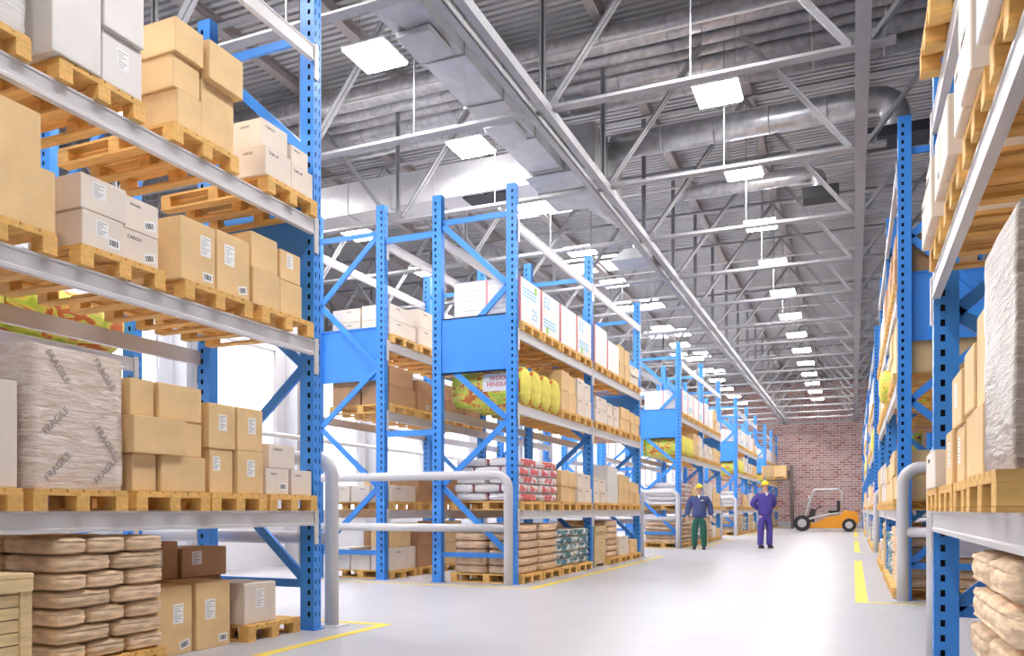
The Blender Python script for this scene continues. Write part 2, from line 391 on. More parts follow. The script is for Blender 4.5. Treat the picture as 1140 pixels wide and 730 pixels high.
def pallet(where, side, X, y0, y1, z, near=True, d=1.18, look='wooden pallet'):
    w = round(y1-y0, 2); deck, blk, skid = pallet_meshes(w, d, near)
    root = thing('pallet', f'{look}, {where}', 'pallet', (X - side*d/2, (y0+y1)/2, z), 0 if side > 0 else PI, 'wooden pallets')
    link('plank_deck', deck, root)
    for y in (-w/2+.048, 0, w/2-.048):
        k = link('skid', skid, root, (0, y, 0))
        if near:
            for x in (-d/2+.055, 0, d/2-.055): link('block', blk, k, (x, 0, 0))
    return root

# ---------------------------------------------------------------- cartons
BAR = MB().box(0, .0008, -.05, .05, -.032, .032).mesh('barcode_label', M['paper'])
def bars():
    mb = MB(); y = -.036; r = random.Random(3)
    while y < .03:
        w = r.choice((.004, .006, .009)); mb.box(.0009, .0013, y, y+w, -.019, .019); y += w + r.choice((.004, .006))
    return mb.mesh('barcode_print', M['ink'])
BARS = bars()
def paper(w, h):
    def mk():
        me = MB().box(0, .0008, -w/2, w/2, -h/2, h/2).mesh('paper_label', M['paper'])
        return me
    return cached(('paper', w, h), mk)
def lines(w, h):
    def mk():
        mb = MB(); n = 7
        for i in range(n):
            z = h/2 - h*(i+1)/(n+1); k = (.8, .5, .7, .35, .75, .6, .45)[i]; mb.box(.0009, .0012, -w*.4, -w*.4+w*k, z-.0025, z+.0025)
        return mb.mesh('fine_print', M['ink_grey'])
    return cached(('lines', w, h), mk)
def carton_mesh(w, d, h, m):
    def mk():
        mb = MB().box(-d/2, d/2, -w/2, w/2, 0, h-.003, ch=min(.006, h*.03))
        mb.box(-d/2+.004, d/2-.004, -w/2+.004, -.002, h-.0032, h); mb.box(-d/2+.004, d/2-.004, .002, w/2-.004, h-.0032, h)
        return mb.mesh('carton', M[m])
    return cached(('ctn', round(w,2), round(d,2), round(h,2), m), mk)
WORD = {'kraft': 'plain kraft carton', 'brown': 'dark brown carton', 'cream': 'cream printed carton', 'white_board': 'white carton',
        'kraft_l': 'kraft carton with labels', 'cream_l': 'cream carton with barcode', 'brown_l': 'brown carton with label', 'white_board_l': 'white carton with label'}
NCT = [0]
def carton(look, where, side, X, y0, y1, z0, z1, d=.5, label=None, rz=0.0, group='cartons', lab=None):
    """front face plane at X, facing the aisle (side=+1: +X)"""
    m = look.replace('_l', '') if look.endswith('_l') else look
    w, h = y1-y0-.004, z1-z0-.001; r = random.Random(NCT[0]); NCT[0] += 1
    o = link('carton', carton_mesh(w, d, h, m), None, (X - side*d/2, (y0+y1)/2, z0), (0 if side > 0 else PI) + rz)
    tag(o, label or f'{WORD[look]}, {where}', 'box', group)
    fx = d/2
    if look.endswith('_l'):
        if lab is None: lab = r.choice(['p', 'pb', 'b', 'p'])
        if 'p' in lab:
            pw = min(.11, w*.3); ph = pw*1.45
            if ph > h*.5: ph = h*.45
            at = {'c': (0, .1), 'l': (-.22, .16)}.get(lab[-1], (r.uniform(-.2, .25), r.uniform(.02, .2)))
            p = link('paper_label', paper(round(pw,3), round(ph,3)), o, (fx, at[0]*w, h*(.5+at[1])), 0)
            link('fine_print', lines(round(pw,3), round(ph,3)), p)
        if 'b' in lab:
            k = min(1.0, w*.38/.1); p = link('barcode_label', BAR, o, (fx, w/2-.06*k-.02, .055*k+.015)); p.scale = (1, k, k); p.rotation_euler = (r.choice((0, 0, .25)), 0, 0); link('barcode_print', BARS, p)
    if m == 'cream' and not (look.endswith('_l') and 'p' in (lab or '')):
        t = link('printed_text', textmesh(r.choice(('FRAGILE', 'CARGO', 'THIS UP')), .034, M['ink']), o, (fx+.0006, -w*.18, h*.78))
        if w < .3: t.scale = (1, .7, .7)
        t2 = link('printed_text', textmesh('CARGO', .03, M['ink']), o, (d*.1*(1), -w/2-.0006, h*.78)); t2.rotation_euler = (0,0,-PI/2)
    return o

# ---------------------------------------------------------------- sacks
def sack_mesh(kind, L, W, H, seed):      # L along X, W along Y
    def mk():
        n = 12; vs = {}; V = []; F = []; off = Vector((seed*7.3, seed*3.1, 0))
        def pt(c):
            q = Vector(c); p = 7.0
            e = max(abs(q.x), abs(q.y)); k = (abs(q.x)**p + abs(q.y)**p)**(1/p)/max(e, 1e-6) if e > .01 else 1
            q.x /= k; q.y /= k; e = max(abs(c[0]), abs(c[1]))
            zt = (1 - max(0, (max(abs(q.x)*L/2-(L/2-.07), abs(q.y)*W/2-(W/2-.07), 0)/.07))**2.4*.46) if abs(c[2]) > .99 else None
            if zt is not None: q.z *= zt
            else:
                bz = abs(c[2]); q.z *= .57; bulge = 1 - .04*bz**2; q.x *= bulge; q.y *= bulge
            P = Vector((q.x*L/2, q.y*W/2, q.z*H/2))
            nn = noise.noise(Vector((P.x*4, P.y*4, P.z*9))*1.3 + off)*.5 + noise.noise(Vector(((P.x+P.y)*9, (P.x-P.y)*5, P.z*16)) + off)*.5
            fold = noise.noise(Vector(((P.x+P.y)*7 + P.z*30, P.z*22, seed*2.0)))
            s = 1 - (.008 + .014*(nn+1)*.5 + .022*(fold+1)*.5)*min(1.0, .5/max(L, W)*1.6); P.x *= s; P.y *= s; P.z *= 1 - .07*(nn*.6 + .5)*(1 if abs(q.z) > .6 else .3)
            return P
        def vid(c):
            k = tuple(round(a, 4) for a in c)
            if k not in vs: vs[k] = len(V); V.append(pt(c))
            return vs[k]
        g = [-1 + 2*i/n for i in range(n+1)]
        for ax in range(3):
            for sgn in (-1, 1):
                for i in range(n):
                    for j in range(n):
                        q = []
                        for (a, b) in ((i,j),(i+1,j),(i+1,j+1),(i,j+1)):
                            c = [0,0,0]; c[ax] = sgn; c[(ax+1)%3] = g[a]; c[(ax+2)%3] = g[b]; q.append(vid(c))
                        F.append(q if sgn > 0 else q[::-1])
        zb = min(v.z for v in V)
        mb = MB(); mb.add([(v.x, v.y, v.z - zb) for v in V], F, True); return mb.mesh('sack', M[kind])
    return cached(('sack', kind, round(L,2), round(W,2), round(H,2), seed), mk)
SK = {'tan_sack': ('tan_sack', 'tan woven sack', 'sack'), 'burlap': ('burlap_sack', 'cream burlap sack', 'sack'), 'red_bag': ('cement_bag', 'red-printed white bag', 'bag'), 'teal_bag': ('printed_bag', 'teal-printed white bag', 'bag')}
def sack_stack(kind, where, side, X, y0, y1, z0, layers, lh, d=1.1, cols=(1,), deep=2):
    nm, words_, cat = SK[kind]; w = y1-y0
    for k in range(layers):
        c = cols[k % len(cols)]
        if c == 3: edges = [0, .27, .63, 1]
        else: edges = [i/c for i in range(c+1)]
        dd = deep if isinstance(deep, int) else deep[k % len(deep)]
        dx = [0, .3, .7, 1] if dd == 3 else [i/dd for i in range(dd+1)]
        for j in range(len(dx)-1):
            for i in range(c):
                ya, yb = y0+edges[i]*w, y0+edges[i+1]*w; xa, xb = dx[j]*d, dx[j+1]*d
                me = sack_mesh(kind, xb-xa-.002, yb-ya-.002, lh-.0005, (k*3+i+j) % 4)
                spot = [] if c == 1 else [('near', 'far')[i] if c == 2 else ('near', 'middle', 'far')[i]]
                if dd > 1: spot.append(('front', 'back')[j] if dd == 2 else ('front', 'middle', 'back')[j])
                lay = f'{ORD[k+1]} layer'
                o = link(nm, me, None, (X - side*(xa+xb)/2 + R.uniform(-.012,.0)*side, (ya+yb)/2, z0 + k*lh), 0 if side > 0 else PI)
                tag(o, f'{words_}, {lay}{" " + " ".join(spot) if spot else ""}, {where}', cat, f'{words_}s')

# ---------------------------------------------------------------- other loads
def wrapped(where_label, side, X, y0, y1, z0, z1, d, m, texts=()):
    root = thing('wrapped_load', where_label, 'wrapped load', (X - side*d/2, (y0+y1)/2, z0), 0 if side > 0 else PI)
    w, h = y1-y0, z1-z0; mb = MB(); n = 12; V = []; F = []
    prof = [(-d/2, -w/2), (d/2, -w/2), (d/2, w/2), (-d/2, w/2)]; ring = []
    for a, b in zip(prof, prof[1:]+prof[:1]):
        for i in range(10): ring.append((a[0]+(b[0]-a[0])*i/10, a[1]+(b[1]-a[1])*i/10))
    L = len(ring); rows = 16
    for k in range(rows+1):
        z = h*k/rows
        for x, y in ring:
            cx, cy = abs(x)/(d/2), abs(y)/(w/2); cor = max(0, min(cx, cy)-.9)*.06
            s = 1 - cor - .012*(noise.noise(Vector((x*5+y0, y*5, z*9)))+.6) - (.012 if k in (0, rows) else 0)
            V.append((x*s, y*s, z))
    for k in range(rows):
        for i in range(L):
            j = (i+1) % L; F.append((k*L+i, k*L+j, (k+1)*L+j, (k+1)*L+i))
    mb.add(V, F, True); b = rows*L; mb.add([V[b+i] for i in range(L)], [tuple(range(L))])
    obj('film_wrapped_stack', mb, m, root)
    for (s_, fy, fz, rot, size) in texts:
        link('printed_text', textmesh(s_, size, M['ink_grey'], rot), root, (d/2+.002, fy*w, fz*h))
    return root
def wool_roll(where, side, X, yc, z, r=.30, d=1.15, i=1):
    root = thing('wool_roll', f'yellow roll of mineral wool, {where}', 'roll', (X, yc, z), 0 if side > 0 else PI, 'rolls of mineral wool')
    ey = .70
    def film():
        mb = MB(); n = 28; V = []; F = []; xs = [-d+.05, -d+.02, -d*.75, -d*.5, -d*.25, -.05, -.02]
        for q, x in enumerate(xs):
            k = .93 if q in (0, len(xs)-1) else 1
            for a in range(n): V.append((x, r*ey*k*math.cos(2*PI*a/n), r + r*k*math.sin(2*PI*a/n)))
        for q in range(len(xs)-1):
            for a in range(n): F.append((q*n+a, q*n+(a+1) % n, (q+1)*n+(a+1) % n, (q+1)*n+a))
        mb.add(V, F, True); return mb.mesh('printed_film', M['roll'])
    def endcap():
        mb = MB(); n = 28; V = []; F = []; rr = [(.93, 0), (.86, .028), (.6, .04), (.3, .046)]
        for k, x in rr:
            for a in range(n): V.append((x, r*ey*k*math.cos(2*PI*a/n), r*k*math.sin(2*PI*a/n)))
        V.append((.048, 0, 0))
        for q in range(3):
            for a in range(n): F.append((q*n+a, q*n+(a+1) % n, (q+1)*n+(a+1) % n, (q+1)*n+a))
        F += [(3*n+a, 3*n+(a+1) % n, 4*n) for a in range(n)]
        mb.add(V, F, True); return mb.mesh('wool_end', M['yellow_end'])
    link('printed_film', cached(('film', r, d), film), root)
    e = cached(('wend', r), endcap); link('wool_end', e, root, (-.02, 0, r)); link('wool_end', e, root, (-d+.02, 0, r), PI)
    if i == 1:                        # lettering on the flank that faces the end of the rack
        def panel():
            mb = MB(); V = []; F = []; n = 8
            for q in range(n+1):
                a = PI - (-.25 + .95*q/n) ; y = (r*ey+.004)*math.cos(a); z = r + (r+.004)*math.sin(a)
                V += [(-.62, y, z), (-.14, y, z)]
            F = [(2*q, 2*q+1, 2*q+3, 2*q+2) for q in range(n)]
            mb.add(V, F, True); return mb.mesh('white_print_panel', M['paper'])
        link('white_print_panel', cached(('wpan', r), panel), root)
        for s_, z, x in (('WOOL', r+.115, -.36), ('MINERAL', r+.02, -.36)):
            t = link('printed_text', textmesh(s_, .095, M['red_ink']), root, (x, -math.sqrt(max(0, 1-((z-r)/r)**2))*r*ey-.012, z)); t.rotation_euler = (0, -.45*(z-r)/r*0, -PI/2)
        t = link('printed_text', textmesh('M  A', .11, M['red_ink']), root, (-.9, -r*ey-.012, r)); t.rotation_euler = (0,0,-PI/2)
    return root
def panel_pack(where, side, X, y0, y1, z0, z1, d=1.1, i=0):
    w, h = y1-y0, z1-z0
    root = thing('insulation_pack', f'white insulation pack, {where}', 'pack', (X - side*d/2, (y0+y1)/2, z0), 0 if side > 0 else PI, 'white insulation packs')
    def body():
        mb = MB(); n = 9
        for k in range(n): mb.box(-d/2+.004, d/2-.004, -w/2+.006, w/2-.006, h*k/n + (.0 if k == 0 else .0), h*(k+1)/n-.006, ch=.004)
        mb.box(-d/2+.01, d/2-.01, -w/2+.012, w/2-.012, .002, h-.01); return mb.mesh('panel_layer_print', M['white_board'])
    link('panel_layer_print', cached(('pk', round(w,2), round(h,2), d), body), root)
    link('film_sleeve', cached(('pks', round(w,2), round(h,2), d), lambda: MB().box(d/2-.004, d/2, -w/2, w/2, 0, h-.004).box(-d/2, d/2-.004, -w/2, w/2, h-.006, h-.002).mesh('film_sleeve', M['paper'])), root)
    link('pink_edge_strip', cached(('pke', round(h,2), d), lambda: MB().box(d/2-.03, d/2+.001, -.012, .012, 0, h-.002).mesh('pink_edge_strip', M['pink'])), root, (0, -w/2+.006, 0))
    link('pink_edge_strip', cached(('pke2', round(h,2), d), lambda: MB().box(-.015, .015, -.003, .002, 0, h-.002).mesh('pink_edge_strip', M['pink'])), root, (0, -w/2+.002, 0))
    fx = d/2+.0008
    up = i % 2 == 0
    if i != 2:
        link('printed_text', textmesh('25' if up else 'EZ', .24, M['blue_ink']), root, (fx, w*.2 if up else -w*.22, h*.28 if up else h*.76))
        mb = MB()
        for k in range(3): mb.box(0, .0008, -w*.40, w*.28, -.012-.05*k, .012-.05*k)
        link('blue_print', mb.mesh('blue_print', M['blue_ink']), root, (d/2, 0, h*.78 if up else h*.36))
        link('green_tag_print', MB().box(0, .001, -.05, .05, -.05, .05).mesh('green_tag_print', M['green_ink']), root, (d/2, w*.25 if up else -w*.2, h*.86 if up else h*.12))
    return root
def slat_crate(label, side, X, y0, y1, z1, d=1.0):
    w, h = y1-y0, z1
    root = thing('slatted_crate', label, 'crate', (X - side*d/2, (y0+y1)/2, 0), 0 if side > 0 else PI)
    mb = MB(); n = max(5, int(h/.075)); hh = (h-.10)/n
    for k in range(n):
        z0 = .06+k*hh
        mb.box(d/2-.03, d/2-.014, -w/2+.012, w/2-.012, z0, z0+hh-.007); mb.box(-d/2+.014, -d/2+.03, -w/2+.012, w/2-.012, z0, z0+hh-.007)
        mb.box(-d/2+.012, d/2-.012, -w/2+.014, -w/2+.03, z0, z0+hh-.007); mb.box(-d/2+.012, d/2-.012, w/2-.03, w/2-.014, z0, z0+hh-.007)
    obj('slat_siding', mb, M['crate'], root)
    for x in (-d/2+.012, d/2-.012):
        for y in (-w/2+.035, w/2-.035): obj('corner_batten', MB().box(x-.012, x+.012, y-.035, y+.035, .02, h-.03), M['crate'], root)
    obj('plank_lid', MB().box(-d/2-.008, d/2+.008, -w/2-.008, w/2+.008, h-.028, h, ch=.004), M['crate'], root)
    obj('rim_board', MB().box(d/2, d/2+.012, -w/2, w/2, h-.10, h-.03), M['crate'], root)
    for y in (-w/2+.06, w/2-.06): obj('skid', MB().box(-d/2, d/2, y-.04, y+.04, 0, .06), M['crate'], root)

SHELF = {0: 'ground level', 1: 'first shelf', 2: 'second shelf', 3: 'third shelf'}
TZ = {0: 0.0, 1: TIERS[0], 2: TIERS[1], 3: TIERS[2]}
def W(n, t, rk): return f'{ORD[n]} load of {SHELF[t]}, {rk}'

# ================================================================ first left rack
rk = 'first left rack'; PXF = XL + .135; BX = XL + .10
def lp(n, t, y0, y1, z=None, dX=0): pallet(W(n, t, rk), 1, PXF+dX, y0, y1, TZ[t] + .0005 if z is None else z)
# first shelf
z = TZ[1] + PH + .001
for n, (a, b) in enumerate(((2.56, 3.24), (3.30, 3.98), (4.05, 4.73), (4.75, 5.37), (5.41, 6.05))): lp(n+1, 1, a, b)
wrapped('film-wrapped carton stack with diagonal FRAGILE printing, first shelf, first left rack', 1, BX, 3.30, 3.97, z, 2.10, 1.1, M['wrap'],
        [('FRAGILE', -.22, .86, -.9, .062), ('FRAGILE', .28, .86, -.9, .062), ('FRAGILE', -.24, .48, .8, .062), ('FRAGILE', .30, .36, -.9, .062), ('FRAGILE', -.22, .16, .8, .062), ('FRAGILE', .30, .15, .8, .062)])
carton('cream', W(1,1,rk)+' beside film-wrapped stack', 1, BX, 2.60, 3.23, z, 1.85, .6)
w3 = lambda s_: f'{s_}, {W(3,1,rk)}'
Zb = [z, z+.262, z+.52, z+.775]
carton('kraft', w3('bottom near'), 1, BX-.02, 4.06, 4.27, Zb[0], Zb[1], .5)
carton('kraft', w3('bottom far'), 1, BX, 4.29, 4.72, Zb[0], Zb[1], .5)
carton('kraft', w3('middle near'), 1, BX+.03, 4.03, 4.50, Zb[1], Zb[2], .5)
carton('kraft', w3('middle far'), 1, BX-.02, 4.51, 4.70, Zb[1], Zb[2], .45)
carton('kraft', w3('top near'), 1, BX-.03, 4.05, 4.26, Zb[2], Zb[3], .45)
carton('kraft', w3('top far'), 1, BX-.01, 4.28, 4.69, Zb[2], Zb[3], .45)
w4 = lambda s_: f'{s_}, {W(4,1,rk)}'
h4 = .345
carton('kraft_l', w4('bottom near'), 1, BX-.02, 4.78, 5.03, z, z+h4, .45, lab='pl')
carton('kraft_l', w4('bottom far'), 1, BX, 5.06, 5.37, z, z+h4, .45, lab='pc')
carton('kraft_l', w4('top near'), 1, BX-.01, 4.76, 5.05, z+h4, z+2*h4, .45, lab='p')
carton('kraft_l', w4('top far'), 1, BX, 5.06, 5.36, z+h4, z+2*h4, .45, lab='p')
w5 = lambda s_: f'{s_}, {W(5,1,rk)}'
carton('cream_l', w5('bottom near'), 1, BX-.02, 5.42, 5.72, z, z+.225, .4, lab='b')
carton('cream', w5('bottom far'), 1, BX-.02, 5.75, 6.04, z, z+.22, .4)
carton('cream', w5('top near'), 1, BX-.02, 5.46, 5.80, z+.226, z+.43, .4)
# second shelf
z = TZ[2] + PH + .001
for n, (a, b) in enumerate(((2.74, 3.46), (3.62, 4.30), (4.48, 5.20), (5.31, 6.00))): lp(n+1, 2, a, b)
w1 = lambda n, s_: f'{s_}, {W(n,2,rk)}'
carton('kraft_l', w1(1,'bottom'), 1, BX+.02, 2.80, 3.46, z, 3.15, .7, lab='p')
carton('kraft', w1(1,'top'), 1, BX, 2.75, 3.38, 3.151, 3.48, .7)
for (nm, a, b, c, d_, lk, lb) in (('bottom near', 3.64, 3.96, z, z+.228, 'cream_l', 'pb'), ('bottom far', 3.98, 4.29, z, z+.225, 'cream_l', 'b'), ('top near', 3.63, 3.985, z+.229, z+.455, 'cream_l', 'p'), ('top far', 3.995, 4.29, z+.226, z+.45, 'cream_l', 'b')):
    carton(lk, w1(2,nm), 1, BX+(.02 if 'near' in nm else -.02), a, b, c, d_, .5, lab=lb)
carton('kraft_l', w1(3,'near'), 1, BX+.02, 4.45, 4.80, z, z+.46, .5, lab='pb')
carton('kraft_l', w1(3,'far'), 1, BX+.01, 4.82, 5.19, z, z+.475, .5, lab='pb')
carton('kraft', w1(4,'bottom near'), 1, BX-.0, 5.24, 5.58, z, z+.30, .5)
carton('kraft', w1(4,'top near'), 1, BX-.02, 5.24, 5.57, z+.301, z+.60, .5)
carton('kraft', w1(4,'bottom far'), 1, BX-.02, 5.60, 5.90, z, z+.30, .5)
carton('kraft_l', w1(4,'top far'), 1, BX-.02, 5.60, 5.88, z+.301, z+.56, .5, lab='p')
# third shelf
z = TZ[3] + PH + .001
for n, (a, b) in enumerate(((2.62, 3.29), (3.47, 4.12), (4.37, 5.04), (5.38, 6.05))): lp(n+1, 3, a, b)
w1 = lambda n, s_: f'{s_}, {W(n,3,rk)}'
wrapped('white film-wrapped stack at frame edge, first load of third shelf, first left rack', 1, BX, 2.64, 3.28, z, 4.55, 1.0, M['wrap_white'])
carton('white_board', w1(2,'near tall'), 1, BX+.05, 3.41, 3.76, z, z+.78, .55)
carton('white_board_l', w1(2,'bottom far'), 1, BX+.03, 3.78, 4.10, z, z+.34, .5, lab='pc')
carton('white_board', w1(2,'top far'), 1, BX+.06, 3.77, 4.09, z+.341, z+.78, .5)
carton('kraft', w1(3,'bottom near'), 1, BX+.02, 4.42, 4.66, z, z+.265, .45)
carton('kraft', w1(3,'bottom far'), 1, BX, 4.67, 5.02, z, z+.45, .45)
carton('kraft', w1(3,'middle near'), 1, BX+.0, 4.40, 4.66, z+.266, z+.51, .45)
carton('kraft', w1(3,'top near'), 1, BX+.03, 4.39, 4.67, z+.511, z+.76, .45)
carton('kraft', w1(3,'top far'), 1, BX+.06, 4.69, 5.06, z+.452, z+.75, .45)
carton('cream', w1(4,'bottom near'), 1, BX+.02, 5.36, 5.70, z, z+.25, .45)
carton('cream', w1(4,'bottom far'), 1, BX, 5.72, 6.03, z, z+.24, .45)
carton('cream', w1(4,'top near'), 1, BX-.05, 5.40, 5.74, z+.251, z+.50, .45)
carton('cream', w1(4,'top far'), 1, BX-.03, 5.76, 6.0, z+.251, z+.42, .45)
# ground
slat_crate('pale slatted wooden crate beside burlap sacks, ground level, first left rack', 1, -4.30, 2.55, 3.17, .74, 1.0)
pallet('under burlap sacks, ground level, first left rack', 1, PXF, 3.50, 4.31, 0)
sack_stack('burlap', 'burlap pile beside crate, first left rack', 1, BX+.02, 3.48, 4.33, PH+.001, 7, .113, 1.1, (3, 2), 2)
GX = -4.72
carton('kraft_l', 'bottom near, floor beside burlap sacks, first left rack', 1, GX, 4.46, 4.81, 0, .52, .42, lab='pb')
carton('kraft_l', 'bottom far, floor beside small pallet, first left rack', 1, GX+.02, 4.83, 5.20, 0, .53, .42, lab='pb')
carton('brown', 'hidden bottom, floor behind labelled kraft cartons, first left rack', 1, GX-.46, 4.60, 5.0, 0, .50, .42)
carton('brown_l', 'upper near, on floor cartons, first left rack', 1, GX-.42, 4.66, 5.08, .531, .84, .42, lab='p')
carton('brown', 'lower far, floor behind pale carton, first left rack', 1, GX-.46, 5.03, 5.62, 0, .53, .42)
carton('brown_l', 'upper far, on floor cartons, first left rack', 1, GX-.40, 5.10, 5.62, .531, .78, .40, lab='p')
pallet('on floor beside post foot, first left rack', 1, -4.60, 5.30, 5.98, 0, d=.56)
carton('cream_l', 'single on floor pallet, first left rack', 1, -4.66, 5.32, 5.72, PH+.001, .48, .45, lab='p')
# first back-row rack
wool_roll('front one lying lengthwise on second shelf, first back-row rack', 1, XB-.02, 5.90, TIERS[1]+.001, .26, 1.25, 0).rotation_euler = (0, 0, PI/2)
wool_roll('rear one lying lengthwise on second shelf, first back-row rack', 1, XB-.48, 5.90, TIERS[1]+.001, .26, 1.25, 0).rotation_euler = (0, 0, PI/2)

# ================================================================ first right rack
rk = 'first right rack'; PXF = XR - .135; BX = XR - .10
z = TZ[1] + PH + .001
for n, (a, b) in enumerate(((2.88, 3.60), (3.66, 4.34), (4.40, 5.05), (5.20, 5.85))): pallet(W(n+1,1,rk), -1, PXF - (.03 if n == 0 else 0), a, b, TZ[1]+.0005)
wrapped('tall film-wrapped carton stack, first load of first shelf, first right rack', -1, BX-.01, 2.90, 3.60, z, 2.06, 1.1, M['wrap_dark'])
w1 = lambda n, s_: f'{s_}, {W(n,1,rk)}'
carton('kraft', w1(2,'bottom near'), -1, BX, 3.66, 3.98, z, z+.30, .5)
carton('kraft', w1(2,'bottom far'), -1, BX+.02, 4.0, 4.34, z, z+.31, .5)
carton('kraft', w1(2,'top near'), -1, BX+.02, 3.66, 3.99, z+.301, z+.70, .5)
carton('kraft', w1(2,'top far'), -1, BX+.01, 4.0, 4.33, z+.311, z+.60, .5)
carton('kraft_l', w1(3,'bottom near'), -1, BX+.02, 4.42, 4.72, z, z+.29, .5, lab='p')
carton('kraft_l', w1(3,'bottom far'), -1, BX+.0, 4.74, 5.04, z, z+.29, .5, lab='p')
carton('kraft_l', w1(3,'top'), -1, BX+.01, 4.45, 4.84, z+.291, z+.56, .5, lab='p')
carton('cream', w1(4,'single'), -1, BX-.04, 5.22, 5.80, z, z+.22, .5)
z = TZ[2] + PH + .001
for n, (a, b) in enumerate(((2.70, 3.38), (3.50, 4.18), (4.32, 5.0), (5.20, 5.90))): pallet(W(n+1,2,rk), -1, PXF+.02, a, b, TZ[2]+.0005)
w1 = lambda n, s_: f'{s_}, {W(n,2,rk)}'
carton('white_board', w1(1,'single'), -1, BX-.06, 2.72, 3.36, z, z+.55, .6)
carton('cream', w1(2,'bottom near'), -1, BX-.06, 3.52, 3.84, z, z+.3, .5)
carton('cream', w1(2,'bottom far'), -1, BX-.05, 3.86, 4.16, z, z+.3, .5)
carton('cream', w1(2,'top'), -1, BX-.05, 3.54, 4.0, z+.301, z+.58, .5)
carton('cream_l', w1(3,'near'), -1, BX-.06, 4.34, 4.66, z, z+.3, .5)
carton('cream_l', w1(3,'far'), -1, BX-.06, 4.68, 4.98, z, z+.32, .5)
carton('cream', w1(4,'near'), -1, BX-.06, 5.22, 5.54, z, z+.36, .5)
carton('cream', w1(4,'far'), -1, BX-.06, 5.56, 5.88, z, z+.30, .5)
z = TZ[3] + PH + .001
for n, (a, b) in enumerate(((2.8, 3.5), (3.75, 4.45), (4.86, 5.56))): pallet(W(n+1,3,rk), -1, PXF-(.06 if n == 2 else -.02), a, b, TZ[3]+.0005)
w1 = lambda n, s_: f'{s_}, {W(n,3,rk)}'
carton('brown', w1(1,'single'), -1, BX, 2.82, 3.46, z, z+.5, .6)
carton('cream', w1(2,'single'), -1, BX, 3.78, 4.4, z, z+.5, .6)
carton('cream', w1(3,'single'), -1, BX+.02, 4.9, 5.5, z, z+.5, .6)
pallet('under burlap sacks, ground level, first right rack', -1, PXF+.05, 3.15, 4.22, 0)
sack_stack('burlap', 'burlap pile, first right rack', -1, BX, 3.14, 4.24, PH+.001, 5, .158, 1.1, (2, 1), 2)
carton('white_board', 'single on floor beside burlap pile, first right rack', -1, .68, 4.34, 4.78, 0, .55, .5)

